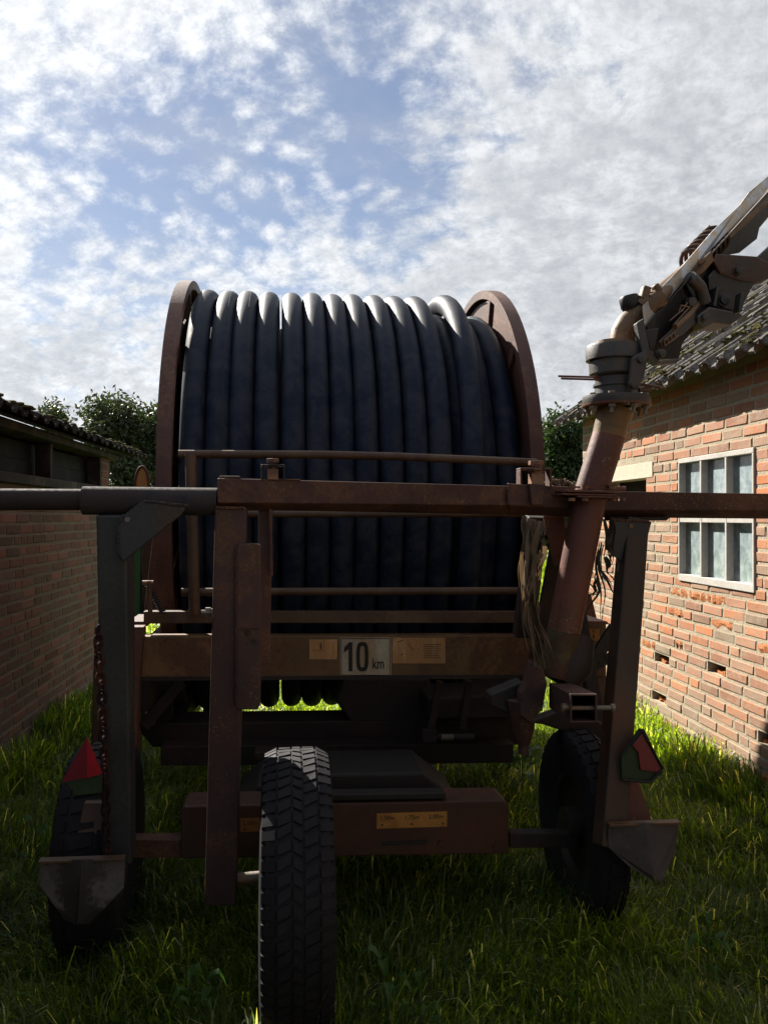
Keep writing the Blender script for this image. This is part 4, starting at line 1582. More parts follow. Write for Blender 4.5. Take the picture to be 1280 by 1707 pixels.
    part('thin_plate', MB().prism([P(410, 797.2, VC), P(500, 798.5, VC), P(500, 800.5, VC), P(410, 799, VC)], (0, 0.08, 0)), 'bolt', t)

    # --- left tube, sleeve and post
    part('left_tube', MB().tube([P(-160, 832, VC - 0.0), P(150, 833, VC)], 0.0305, 24), 'tubebrown', t, smooth=True)
    part('tube_sleeve', MB().tube([P(139, 834.5, VC), P(362.5, 836.5, VC)], 0.0405, 28), 'tubeblue', t, smooth=True)
    part('side_post', MB().bar(P(190, 857, VC), P(200, 1432, VC + 0.08), 0.082, 0.08), 'galv', t, bevel=0.006)
    part('post_back_flange', MB().bar(P(211, 890, VC + 0.06), P(214, 1420, VC + 0.12), 0.03, 0.09), 'column', t, bevel=0.003)
    v = VC - 0.052
    q = [P(238, 834, v), P(312, 842, v), P(303, 858, v), P(206, 936, v), P(198, 926, v), P(198, 872, v), P(207, 858, v)]
    gp = part('gusset_plate', MB().prism(q, (0, 0.02, 0)), 'galv', t, bevel=0.003)
    hb = MB()
    hexbolt(hb, P(213, 866, v), (0, -1, 0), 0.008, 0.004)
    part('gusset_bolt', hb, 'boltgrey', gp)
    # --- right post and gusset
    part('side_post', MB().bar(P(1056, 868, 2.73), P(1014, 1412, 2.46), 0.078, 0.08), 'postbrown', t, bevel=0.006, label='rust brown side post on the right')
    v = 2.675
    q = [P(1018, 864, v), P(1086, 870, v), P(1068, 940, v), P(1048, 948, v), P(1010, 915, v)]
    gp = part('gusset_plate', MB().prism(q, (0, 0.012, 0)), 'galv', t, bevel=0.003)
    hb = MB()
    hexbolt(hb, P(1051, 877, v), (0, -1, 0), 0.008, 0.004)
    part('gusset_bolt', hb, 'bolt', gp)

    def weld(pts, mat='chassis'):
        mb = MB()
        rr = random.Random(len(pts) * 7)
        for a_, b_ in zip(pts[:-1], pts[1:]):
            n = max(2, int((b_ - a_).length / 0.007))
            for k in range(n):
                mb.sphere(a_.lerp(b_, k / n) + Vector((rr.uniform(-.001, .001), 0, rr.uniform(-.001, .001))), rr.uniform(0.0042, 0.0058), 6)
        part('weld_bead', mb, mat, t, smooth=True, kind='stuff')
    v = VC - 0.053
    weld([P(312, 843, v), P(238, 835, v)], 'galv')
    weld([P(206, 860, v), P(198, 873, v), P(199, 926, v)], 'galv')
    weld([P(364, 846, VC - 0.044), P(410, 847, VC - 0.044)], 'beam')
    weld([P(394.5, 915, v), P(394, 1180, v)], 'column')
    weld([P(1020, 866, 2.674), P(1084, 870, 2.674)], 'tanrust')
    weld([P(847, 808, 2.609), P(847, 842, 2.609)], 'beam')

    # --- axle beam, sliding tubes and side wheels
    VA = 2.75
    v = VA - 0.03
    ab = MB().prism([P(301, 1352, v), P(308, 1344, v), P(395, 1342, v), P(840, 1334, v), P(848, 1342, v), P(848, 1424, v), P(301, 1432, v)], (0, 0.14, 0))
    axb = part('axle_beam', ab, 'orange', t, bevel=0.006)
    part('axle_slide', MB().bar(P(175, 1409, VA + 0.03), P(305, 1409, VA + 0.03), 0.06, 0.06), 'beam', t, bevel=0.003)
    part('axle_slide', MB().bar(P(846, 1397, VA + 0.03), P(960, 1397, VA + 0.03), 0.05, 0.05), 'chassis', t, bevel=0.003)
    for (x, y) in ((826, 1411), (735, 1405)):
        hb = MB()
        hexbolt(hb, P(x, y, v), (0, -1, 0), 0.011, 0.006)
        part('axle_bolt', hb, 'orange', axb)
    part('slot', MB().prism([P(637, 1402, v - .001), P(712, 1400, v - .001), P(712, 1408, v - .001), P(637, 1410, v - .001)], (0, 0.0009, 0)), 'ink', axb)
    X = Vector((1, 0, 0))
    for (x0, y0, x1, y1, txts) in ((628, 1356, 745, 1381.5, ((633, '1,50m'), (674, '1,75m'), (714, '2,00m'))),
                                   (401, 1364, 520, 1387, ((404.5, '2,00m'), (446, '1,75m'), (487, '1,50m')))):
        dy = -3.5 if x0 > 600 else -3
        q = [P(x0, y0, v - .0018), P(x1, y0 + dy, v - .0018), P(x1, y1 + dy, v - .0018), P(x0, y1, v - .0018)]
        lp = part('track_width_label', MB().prism(q, (0, 0.001, 0)), 'labely', t)
        k = (P(641, 1370, v) - P(640, 1370, v)).length
        for i, (tx, s_) in enumerate(txts):
            yy = y0 + 11.5 + dy * (tx - x0) / (x1 - x0)
            text_part(s_, P(tx, yy, v - 0.0019), X, Vector((0, 0, 1)), k * 7.2, 'ink', lp, xs=0.98, thick=0.0012)
            cx = tx + 4 if i == 0 else (tx + 12 if i == 1 else tx + 24)
            tri = MB().prism([P(cx - 2, yy + 6.5, v - .0034), P(cx + 2, yy + 6.5, v - .0034), P(cx, yy + 10.5, v - .0034)], (0, 0.001, 0))
            part('arrow_mark', tri, 'ink', lp)
    cp = MB()
    cp.prism([P(395, 1342, VA + 0.12), P(430, 1310, VA + 0.12), P(560, 1290, VA + 0.12), P(705, 1288, VA + 0.12), P(768, 1336, VA + 0.12)], (0, 0.3, 0))
    part('cart_saddle', cp, 'ink', t, bevel=0.01)
    part('saddle_rail', MB().bar(P(545, 1325, VA), P(740, 1322, VA), 0.02, 0.06), 'ink', t, bevel=0.003)
    for (pin, pout, px) in ((243, 84, 0), (897, 1046, 1)):
        xi, xo = P(pin, 1400, VA + 0.06 + 0.31).x, P(pout, 1450, VA + 0.06 - 0.28).x
        c = Vector(((xi + xo) / 2, VA + 0.06, 0.325))
        w = part('side_wheel', MB().lathe(c, (1, 0, 0), [(-0.06, 0.001), (-0.06, 0.06), (0.06, 0.06), (0.06, 0.001)], 20), 'chassis', t, smooth=True)
        tyre(w, c, 0.33, abs(xo - xi), blocks=False, seed=4 + px)
    # --- struts, ground plates and reflectors
    part('plate_strut', MB().prism([P(140, 1338, 2.55), P(172, 1338, 2.55), P(176, 1432, 2.5), P(118, 1434, 2.5)], (0, 0.03, 0)), 'tubetan', t, bevel=0.004)
    part('plate_strut', MB().prism([P(1032, 1300, 2.55), P(1064, 1300, 2.55), P(1088, 1372, 2.5), P(1020, 1372, 2.5)], (0, 0.04, 0)), 'pipe', t, bevel=0.004)

    def spade(outline, ridge, name='ground_plate'):
        n = len(outline)
        vs = [P(x, y, vv) for x, y, vv in outline]
        rt = P(*ridge[0])
        rb = P(*ridge[1])
        vs2 = vs + [rt, rb]
        # fan: left half and right half meet on the ridge
        left, right, tip = outline_idx
        fs = [tuple(left) + (n + 1, n), (n, n + 1) + tuple(right)]
        mb = MB().add(vs2, fs)
        o = part(name, mb, 'spade', t)
        sm = o.modifiers.new('thick', 'SOLIDIFY')
        sm.thickness = 0.006
        return o
    v = 2.38
    # left plate
    ol = [(66, 1436, v + .02), (66, 1475, v + .02), (108, 1533, v + .01), (126, 1542, v - .0), (150, 1540, v), (207, 1480, v + .02), (209, 1430, v + .02)]
    outline_idx = ([0, 1, 2, 3], [4, 5, 6], None)
    # left: top-left .. bottom then ridge bottom, ridge top
    spade(ol, [(137, 1433, v - 0.012), (129, 1541, v - 0.014)])
    part('plate_top_edge', MB().bar(P(66, 1435, v + .01), P(209, 1430, v + .01), 0.008, 0.03), 'tubetan', t, bevel=0.002)
    v = 2.40
    ol = [(1013, 1374, v + .02), (1014, 1413, v + .02), (1050, 1446, v + .01), (1092, 1472, v), (1102, 1473, v), (1125, 1420, v + .02), (1131, 1371, v + .02)]
    spade(ol, [(1074, 1372, v - 0.010), (1089, 1462, v - 0.010)])
    part('plate_top_edge', MB().bar(P(1013, 1374, v + .01), P(1131, 1370, v + .01), 0.008, 0.03), 'tubetan', t, bevel=0.002)
    # reflectors
    v = 2.42
    gr = part('reflector_board', MB().prism([P(110, 1292, v), P(172, 1292, v), P(170, 1322, v), P(128, 1327, v), (P(112, 1308, v))], (0, 0.012, 0)), 'greenp', t, bevel=0.002)
    part('reflector', MB().prism([P(145.2, 1229, v - .008), P(171, 1290, v - .008), P(145.2, 1297, v - .008)], (0, 0.007, 0)), 'red', gr, bevel=0.0, label='right bright red half of the left triangle reflector')
    part('reflector', MB().prism([P(145, 1229, v - .008), P(145, 1297, v - .008), P(104, 1304, v - .008)], (0, 0.007, 0)), 'darkred', gr, bevel=0.0, label='left dark red half of the left triangle reflector')
    v = 2.46
    gr = part('reflector_board', MB().prism([P(1066, 1215, v), P(1074, 1216, v), P(1104, 1279, v), (P(1103, 1290, v)), P(1084, 1305, v), P(1036, 1300, v), P(1035, 1262, v)], (0, 0.012, 0)), 'greenp', t, bevel=0.002)
    part('reflector', MB().prism([P(1071, 1221, v - .008), P(1101, 1281, v - .008), P(1099, 1288, v - .008), P(1067, 1284, v - .008), P(1063, 1254, v - .008), P(1053, 1243, v - .008)], (0, 0.007, 0)), 'darkred', gr, bevel=0.002)
    part('reflector_rim', MB().tube([P(1036, 1258, v - .01), P(1069, 1217, v - .01), P(1104, 1281, v - .01), P(1084, 1304, v - .01), P(1036, 1300, v - .01)], 0.004, 6), 'blackmetal', gr, smooth=True)

    # --- riser pipe
    VP = 2.62
    bot, mid, top = P(925, 1112, VP), P(985, 819, VP), P(1026, 690, VP)
    d = (top - bot).normalized()
    rp = 0.0535
    part('riser_pipe', MB().tube([bot + d * 0.12, mid], rp, 32), 'pipe', t, smooth=True)
    part('pipe_foot', MB().tube([bot - d * 0.03, bot, bot + d * 0.118, bot + d * 0.122], [rp * 0.9, rp * 0.98, rp * 1.02, rp * 0.9], 32), 'brass', t, smooth=True)
    part('upper_pipe', MB().tube([mid, P(1014, 727, VP)], rp, 32), 'pipe', t, smooth=True)
    p3 = P(1014, 727, VP)
    part('pipe_top', MB().tube([p3, p3 + d * 0.05, p3 + d * 0.07, top + d * 0.02], [rp * 1.0, rp * 1.02, rp * 1.1, rp * 1.04], 32), 'burnt', t, smooth=True)
    # middle flange: plates on the crossbar with bolts
    mf = MB()
    for (dy, th, x0, x1) in ((0, 0.008, 945, 1032), (6, 0.006, 940, 1028), (10, 0.006, 962, 1034)):
        a = P(x0, 816 + dy, VP - 0.09)
        b = P(x1, 818 + dy, VP - 0.09)
        mf.prism([a, b, b + Vector((0, 0.19, -0.0)), a + Vector((0, 0.19, 0))], (0, 0, -th))
    fl = part('pipe_flange', mf, 'pipe', t, bevel=0.002)
    hb = MB()
    for (x, vv) in ((952, VP - 0.07), (974, VP - 0.075), (1020, VP - 0.05), (1036, VP)):
        hexbolt(hb, P(x, 815, vv), (0, 0, 1), 0.013, 0.01)
        hexbolt(hb, P(x, 829, vv) - Vector((0, 0, 0.012)), (0, 0, 1), 0.012, 0.01)
    part('flange_bolt', hb, 'bolt', fl)
    part('side_pin', MB().tube([P(1010, 815, VP - .02), P(1042, 815, VP - .02)], 0.008, 10), 'bolt', fl, smooth=True)
    # foot cone, elbow, stub
    cn = MB()
    cn.tube([P(930, 1135, VP + .02), P(945, 1105, VP + .03), P(962, 1060, VP + .05)], [0.062, 0.085, 0.06], 24)
    part('foot_cone', cn, 'chassis', t, smooth=True)
    el = MB()
    el.prism([P(x, y, VP - .06) for x, y in ((886, 1103), (905, 1114), (912, 1140), (905, 1180), (886, 1208), (866, 1192), (868, 1156), (878, 1136))], (0, 0.05, 0))
    part('elbow_arm', MB().prism([P(x, y, VP + .02) for x, y in ((872, 1136), (872, 1188), (845, 1190), (818, 1176), (818, 1158))], (0, 0.08, 0)), 'chassis', t, bevel=0.006)
    part('elbow_bracket', el, 'column', t, bevel=0.005)
    part('drain_stub', MB().tube([P(868, 1165, VP), P(872, 1215, VP), P(872, 1240, VP)], [0.045, 0.036, 0.022], 20).tube([P(872, 1238, VP), P(872, 1256, VP)], 0.017, 16), 'column', t, smooth=True)
    # square tube bracket pointing at the camera, open end
    v0, v1 = 2.22, 2.60
    F = [P(950, 1157, v0), P(995, 1157, v0), P(995, 1205, v0), P(950, 1205, v0)]
    off = P(906, 1132, v1) - P(950, 1157, v1)
    s_ = v1 / v0
    ctrf = sum(F, Vector()) / 4
    ctrb = P(934, 1159, v1)
    Bk = [ctrb + (p - ctrf) for p in F]
    Fi = [ctrf + (p - ctrf) * 0.86 for p in F]
    Bi = [ctrb + (p - ctrf) * 0.86 for p in F]
    sq = MB()
    vs = F + Bk + Fi + Bi
    fs = []
    for i in range(4):
        j = (i + 1) % 4
        fs += [(i, j, 4 + j, 4 + i), (8 + i, 12 + i, 12 + j, 8 + j), (i, 8 + i, 8 + j, j)]
    fs.append((12, 13, 14, 15))
    sq.add(vs, fs)
    st = part('square_tube', sq, 'column', t, bevel=0.0015)
    bl = MB()
    bl.tube([P(937, 1180, v0 + .02), P(1020, 1180, v0 + .02)], 0.0065, 10)
    hexbolt(bl, P(1018, 1180, v0 + .02), (1, 0, 0), 0.012, 0.01)
    hexbolt(bl, P(937, 1180, v0 + .04), (1, 0, 0), 0.013, 0.012)
    part('long_bolt', bl, 'boltgrey', st)
    # plates behind the pipe
    part('gusset_plate', MB().prism([P(905, 860, 2.75), P(940, 860, 2.75), P(945, 905, 2.75), P(932, 935, 2.75), P(925, 950, 2.75)], (0, 0.01, 0)), 'pipe', t, bevel=0.002)
    part('rear_upright', MB().bar(P(892, 860, 2.8), P(870, 1060, 2.9), 0.06, 0.05), 'chassis', t, bevel=0.004)
    part('rear_stay', MB().bar(P(945, 880, 2.85), P(905, 1100, 2.85), 0.10, 0.02), 'chassis', t, bevel=0.003)
    part('rear_stay', MB().bar(P(960, 1000, 3.0), P(1010, 1290, 2.9), 0.05, 0.04), 'chassis', t, bevel=0.003)
    part('side_arch', MB().prism([P(880, 1205, 2.85), P(960, 1175, 2.85), P(1010, 1210, 2.85), P(1010, 1330, 2.85), P(985, 1330, 2.85), P(955, 1225, 2.85), P(905, 1208, 2.85)], (0, 0.06, 0)), 'chassis', t, bevel=0.006)
    build_gun(t, VP)
    return t


def build_gun(t, VP):
    """rain gun on top of the riser"""
    up = (P(1028, 560, VP) - P(1026, 690, VP)).normalized()
    o = P(1027, 668, VP)
    g = part('sprinkler_gun', MB().lathe(o, up, [(-0.012, 0.05), (-0.012, 0.108), (0.0, 0.110), (0.012, 0.108), (0.013, 0.072), (0.045, 0.070), (0.045, 0.076), (0.052, 0.076), (0.052, 0.070), (0.075, 0.070), (0.075, 0.05)], 40), 'castdark', t, smooth=True)
    part('gasket', MB().lathe(o, up, [(-0.020, 0.05), (-0.020, 0.110), (-0.0125, 0.111), (-0.0125, 0.05)], 40), 'pipe', g, smooth=True)
    hb = MB()
    for k in range(8):
        an = 2 * math.pi * (k + 0.3) / 8
        c = o + Vector((math.cos(an) * 0.092, math.sin(an) * 0.092, 0))
        hexbolt(hb, c + up * 0.012, up, 0.011, 0.009)
        hexbolt(hb, c - up * 0.020, -up, 0.012, 0.011, shank=0.018, rs=0.0065)
    part('flange_bolt', hb, 'boltgrey', g)
    o2 = P(1024, 628, VP)
    part('bearing_ring', MB().lathe(o2, up, [(0.0, 0.03), (0.0, 0.072), (0.006, 0.082), (0.044, 0.084), (0.044, 0.080), (0.052, 0.080), (0.052, 0.094), (0.092, 0.096), (0.100, 0.092), (0.100, 0.06)], 44), 'castdark', g, smooth=True)
    part('brass_cap', MB().lathe(o2, up, [(0.1005, 0.03), (0.1005, 0.068), (0.114, 0.066), (0.114, 0.03)], 36), 'castbrown', g, smooth=True)
    # elbow
    pts = [P(1036, 573, VP), P(1038, 555, VP), P(1046, 540, VP), P(1060, 526, VP), P(1076, 514, VP), P(1100, 495, VP)]
    part('elbow', MB().tube(pts, [0.040, 0.041, 0.040, 0.037, 0.034, 0.032], 24), 'castbrown', g, smooth=True)
    rb = MB()
    for k in (0,):
        rb.prism([P(1016, 572, VP), P(1022, 572, VP), P(1032, 548, VP), P(1052, 522, VP), P(1078, 502, VP), P(1074, 496, VP), P(1046, 516, VP), P(1026, 541, VP)], (0, 0.008, 0))
    part('elbow_rib', rb, 'castbrown', g, bevel=0.002)
    # collar of the elbow
    a, b = P(1066, 519, VP), P(1078, 509, VP)
    part('elbow_collar', MB().tube([a, b], 0.044, 24), 'castbrown', g, smooth=True)
    # barrel
    part('barrel', MB().tube([P(1086, 503, VP), P(1140, 456, VP + .3), P(1200, 398, VP + .52), P(1300, 309, VP + .9)], [0.033, 0.030, 0.028, 0.024], 24), 'castbrown', g, smooth=True)
    # knob block and black cap
    part('knob', MB().bar(P(1071, 500, VP - .02), P(1077, 478, VP - .02), 0.028, 0.03).bar(P(1090, 484, VP - .01), P(1098, 478, VP - .01), 0.03, 0.03), 'castbrown', g, bevel=0.006)
    ca = (P(1046, 492, VP) - P(1051, 515, VP)).normalized()
    part('rubber_cap', MB().lathe(P(1052, 517, VP), ca, [(0, 0.001), (0, 0.026), (0.012, 0.032), (0.040, 0.033), (0.048, 0.028), (0.048, 0.001)], 24), 'blackmetal', g, smooth=True)
    # spring around the barrel
    sp = []
    p0, p1 = P(1150, 441, VP + .36), P(1196, 394, VP + .54)
    ax = (p1 - p0).normalized()
    n1 = ax.cross(Vector((0, 1, 0))).normalized()
    n2 = ax.cross(n1)
    for k in range(130):
        f = k / 129
        an = 2 * math.pi * 6 * f
        sp.append(p0.lerp(p1, f) + n1 * math.cos(an) * 0.052 + n2 * math.sin(an) * 0.052)
    part('spring', MB().tube(sp, 0.008, 8), 'column', g, smooth=True)
    # long bright channel: side face, bottom is deep and dark
    v = VP - 0.10
    q = [P(x, y, v + (x - 1071) * 0.0035 + (0.03 if k < 7 else 0)) for k, (x, y) in enumerate(((1071, 510), (1136, 444), (1189, 383), (1233, 341), (1248, 320), (1280, 293), (1340, 240), (1340, 256), (1280, 314), (1185, 415), (1134, 474), (1075, 546)))]
    channel = part('channel_arm', MB().prism(q, (0, 0.008, 0)), 'aluminium', g, bevel=0.001)
    # underside web of the channel runs back
    w0, w1 = P(1076, 545, v + .009), P(1340, 256, v + .009 + 0.94)
    part('channel_web', MB().prism([w0, w1, w1 + Vector((0.03, 0.17, 0)), w0 + Vector((0.03, 0.17, 0))], (0, 0, 0.006)), 'blackmetal', g)
    v2 = v + 0.17
    part('far_channel', MB().prism([P(x, y, v2 + (x - 1071) * 0.0035) for x, y in ((1082, 546), (1180, 425), (1340, 258), (1340, 305), (1280, 362), (1265, 380), (1261, 398), (1232, 421), (1192, 428), (1150, 482), (1100, 547))], (0, 0.008, 0)), 'blackmetal', g, bevel=0.001)
    # pivot plate
    v3 = v + 0.29
    part('pivot_plate', MB().prism([P(1185, 418, v3), P(1190, 434, v3), P(1174, 452, v3), P(1153, 466, v3), P(1149, 452, v3)], (0, 0.010, 0)), 'castbrown', g, bevel=0.003)
    part('pivot_boss', MB().lathe(P(1167, 437, v3), (0, -1, 0), [(0, 0.001), (0, 0.013), (0.006, 0.011), (0.006, 0.001)], 18), 'castbrown', g, smooth=True)
    # lower drive casting: frame bars
    def plt(pts, v_, th, mat, name, bev=0.003):
        return part(name, MB().prism([P(x, y, v_ + max(0, x - 1085) * 0.003) for x, y in pts], (0, th, 0)), mat, g, bevel=bev)
    plt([(1061, 538), (1073, 530), (1082, 581), (1100, 601), (1130, 597), (1128, 606), (1094, 608), (1071, 592)], v + .0, 0.03, 'castdark', 'drop_arm')
    plt([(1076, 549), (1098, 546), (1096, 560), (1088, 590), (1083, 580)], v + .04, 0.10, 'blackmetal', 'inner_block')
    # lever below
    plt([(1054, 595), (1066, 588), (1078, 583), (1080, 594), (1074, 630), (1064, 642), (1056, 648), (1050, 640)], VP - 0.115, 0.025, 'castdark', 'reset_lever', 0.005)
    # ribbed housing between arm and fork (seen from below)
    plt([(1098, 568), (1112, 556), (1122, 545), (1158, 520), (1162, 536), (1140, 556), (1108, 577)], v + .05, 0.02, 'castdark', 'guide_plate')
    fr = MB()
    vv = v + 0.045
    for (a_, b_) in (((1105, 568), (1125, 552)), ((1107, 577), (1128, 560)), ((1105, 568), (1107, 577)), ((1112, 572), (1110, 563)), ((1118, 567), (1116, 558)), ((1124, 562), (1122, 554)),
                     ((1115, 535), (1138, 515)), ((1130, 520), (1134, 511)), ((1135, 520), (1144, 505)), ((1133, 509), (1148, 512)), ((1122, 541), (1148, 512))):
        fr.bar(P(a_[0], a_[1], vv + max(0, a_[0] - 1085) * .003), P(b_[0], b_[1], vv + max(0, b_[0] - 1085) * .003), 0.0035, 0.008)
    part('cast_ribs', fr, 'castbrown', g)
    plt([(1122, 545), (1130, 530), (1155, 500), (1140, 470), (1150, 455), (1168, 470), (1176, 492), (1175, 510), (1182, 513), (1160, 530), (1126, 552)], v + .10, 0.06, 'blackmetal', 'swing_body', 0.008)
    plt([(1162, 526), (1182, 511), (1237, 522), (1236, 528), (1218, 541), (1190, 538), (1172, 548), (1163, 536)], v + .02, 0.13, 'castdark', 'spoon_housing', 0.006)
    plt([(1183, 510), (1180, 460), (1190, 448), (1262, 462), (1254, 478), (1240, 505), (1236, 521)], v + .08, 0.08, 'blackmetal', 'spoon_plate', 0.006)
    for (a_, b_) in (((1192, 480), (1186, 512)), ((1232, 490), (1228, 522))):
        part('housing_rib', MB().bar(P(a_[0], a_[1], v + .36), P(b_[0], b_[1], v + .36), 0.012, 0.04), 'castdark', g, bevel=0.002)
    plt([(1188, 434), (1192, 422), (1262, 427), (1275, 434), (1285, 440), (1285, 462), (1262, 470), (1235, 468), (1200, 455)], v + .06, 0.10, 'orange', 'counterweight_bracket', 0.005)
    plt([(1222, 431), (1258, 436), (1256, 444), (1220, 440)], v + .055, 0.004, 'blackmetal', 'bracket_slot', 0)
    plt([(1262, 430), (1300, 395), (1300, 455), (1268, 470)], v + .12, 0.05, 'blackmetal', 'counterweight', 0.006)
    plt([(1076, 538), (1092, 512), (1150, 458), (1192, 425), (1200, 470), (1182, 512), (1160, 545), (1137, 572), (1131, 598), (1092, 600)], v + .13, 0.02, 'blackmetal', 'back_plate', 0.002)
    for (x, y, vv, r_) in ((1150, 505, 0.27, 0.016), (1205, 500, 0.42, 0.02), (1100, 590, 0.02, 0.012), (1228, 452, 0.47, 0.014), (1066, 600, -0.01, 0.012), (1172, 530, 0.27, 0.012)):
        part('boss', MB().lathe(P(x, y, v + vv), (0, -1, 0), [(-0.02, 0.001), (-0.02, r_ * 1.25), (0.004, r_ * 1.25), (0.006, r_), (0.018, r_), (0.020, r_ * 0.6), (0.020, 0.001)], 20), 'castdark', g, smooth=True)
    rt = MB()
    rt.tube([P(1124, 545, v + .16), P(1150, 522, v + .24), P(1168, 498, v + .3)], 0.010, 12)
    part('link_rod', rt, 'castbrown', g, smooth=True)
    part('swing_tube', MB().tube([P(1150, 462, v + .22), P(1166, 478, v + .26), P(1174, 505, v + .28)], 0.022, 16), 'castdark', g, smooth=True)
    # thin rods through the bearing
    rd = MB()
    rd.tube([P(930, 627, VP - .02), P(1000, 629, VP - .02)], 0.0035, 8)
    rd.tube([P(935, 631, VP - .03), P(1000, 633, VP - .03)], 0.0035, 8)
    rd.tube([P(1065, 640, VP - .02), P(1110, 648, VP - .02)], 0.005, 8)
    rd.tube([P(1065, 650, VP - .04), P(1085, 651, VP - .04)], 0.007, 8)
    part('stop_rod', rd, 'pipe', g, smooth=True)


build_cart()


# ================================================================== CHAIN
def build_chain():
    v = VC - 0.02
    t = root('hanging_chain', 'rusty chain hanging down beside the left grey post of the cart', 'chain', P(170, 1300, v), True)
    y = 1046.0
    k = 0
    while y < 1425:
        x = 168 + 3.5 * math.sin(y * 0.028) if y < 1180 else 172 + (y - 1180) * 0.03
        c = P(x, y + 8, v)
        mb = MB()
        pts = []
        for i in range(17):
            an = 2 * math.pi * i / 16
            lx = math.cos(an) * 0.0105
            lz = math.sin(an) * 0.0125 + math.copysign(0.007, math.sin(an)) * (1 if abs(math.sin(an)) > .05 else 0)
            tw = (0.35 if k % 2 else 1.45) + 0.3 * math.sin(k * 1.7)
            pts.append(c + Vector((lx * math.cos(tw), lx * math.sin(tw), lz)))
        part('link', mb.tube(pts, 0.0042, 8, cap=False), 'chain', t, smooth=True)
        y += 15.5
        k += 1


build_chain()


# ================================================================== DRIED LEAVES
def ribbon(mb, pts, wid, tw0, tw1, rr):
    n = len(pts)
    vs = []
    for i, p in enumerate(pts):
        a = Vector(pts[max(i - 1, 0)])
        b = Vector(pts[min(i + 1, n - 1)])
        tg = (b - a).normalized()
        ang = tw0 + (tw1 - tw0) * i / (n - 1)
        s = tg.cross(Vector((math.sin(ang), math.cos(ang), 0.1))).normalized()
        up = s.cross(tg)
        f = i / (n - 1)
        w_ = wid * (0.55 + 0.6 * math.sin(math.pi * min(1, f * 1.1 + 0.05))) * (1 - f * 0.5)
        p = Vector(p)
        vs += [p - s * w_, p + up * w_ * 0.35, p + s * w_]
    fs = []
    for i in range(n - 1):
        fs += [(i * 3, i * 3 + 1, i * 3 + 4, i * 3 + 3), (i * 3 + 1, i * 3 + 2, i * 3 + 5, i * 3 + 4)]
    mb.add(vs, fs)


def leaf_bundle(label, spec, mat, base, seed, cnt):
    rr = random.Random(seed)
    t = root('dried_leaf_bundle', label, 'dried leaves', base, True)
    for q in range(cnt):
        s = spec[q % len(spec)]
        (x0, y0), (x1, y1), (x2, y2), v, wd = s
        mb = MB()
        j = lambda a: rr.uniform(-a, a)
        dv = j(0.025)
        A = (x0 + j(8), y0 + j(4) + (rr.random() < 0.4) * rr.uniform(10, 60))
        B = (x1 + j(9), y1 + j(25))
        Cc = (x2 + j(9), y2 + j(22))
        pts = []
        n = 16
        for i in range(n):
            f = i / (n - 1)
            x = (1 - f) ** 2 * A[0] + 2 * f * (1 - f) * B[0] + f * f * Cc[0] + 3.0 * math.sin(f * 9 + q)
            y = (1 - f) ** 2 * A[1] + 2 * f * (1 - f) * B[1] + f * f * Cc[1]
            pts.append(P(x, y, v + dv + 0.012 * math.sin(f * 7 + q * 2)))
        ribbon(mb, pts, wd * rr.uniform(0.25, 0.95), rr.uniform(-1.5, 1.5), rr.uniform(-4.5, 4.5), rr)
        part('dried_leaf', mb, mat, t, smooth=True)
    return t


vL = 2.55
leaf_bundle('long pale brown maize leaves hanging in a bundle left of the riser pipe',
            [((880, 862), (876, 930), (872, 985), vL, 0.012), ((893, 865), (884, 950), (880, 1010), vL - .02, 0.015),
             ((886, 870), (868, 985), (884, 1060), vL - .01, 0.013), ((890, 880), (870, 1000), (905, 1100), vL, 0.012),
             ((903, 870), (900, 930), (893, 990), vL + .02, 0.012), ((880, 950), (872, 1020), (898, 1120), vL - .02, 0.010),
             ((885, 960), (888, 1040), (916, 1085), vL - .01, 0.008)],
            'dryleaf', P(888, 1100, vL), 5, 52)
leaf_bundle('dark withered leaves hanging between the riser pipe and the right post',
            [((1010, 868), (1018, 930), (1013, 960), 2.60, 0.011), ((1015, 868), (1022, 900), (1021, 935), 2.58, 0.013),
             ((992, 900), (998, 960), (1008, 1015), 2.62, 0.007), ((998, 905), (1000, 960), (982, 1020), 2.64, 0.006),
             ((1000, 930), (1010, 980), (1052, 1025), 2.60, 0.006), ((990, 940), (992, 990), (970, 1022), 2.63, 0.006)],
            'dryleafdark', P(1000, 1010, 2.4), 6, 16)


def straw():
    rr = random.Random(9)
    v = 2.72
    mb = MB()
    for k in range(260):
        x = rr.gauss(930, 17)
        h = max(0, 13 - abs(x - 930) * 0.28) * rr.random()
        p = P(x, 811 - h, v + rr.uniform(-0.03, 0.10))
        an = rr.uniform(0, math.pi)
        l = rr.uniform(0.01, 0.032)
        d = Vector((math.cos(an), math.sin(an), rr.uniform(-0.35, 0.35)))
        mb.bar(p - d * l, p + d * l, rr.uniform(0.0015, 0.005), 0.0012, up=(0, 0, 1))
    b = P(930, 814, v)
    o_base = Matrix.Rotation(DELTA, 3, 'Z') @ b
    me = bpy.data.meshes.new('straw_pile')
    me.from_pydata([tuple(p - b) for p in mb.v], [], mb.f)
    me.materials.append(M['dryleaf'])
    o = bpy.data.objects.new('straw_pile', me)
    COL.objects.link(o)
    o.location = o_base
    o.rotation_euler = (0, 0, DELTA)
    o['kind'] = 'stuff'
    o['label'] = 'small heap of dry straw lying on the crossbar beside the riser pipe'
    o['category'] = 'straw'


straw()


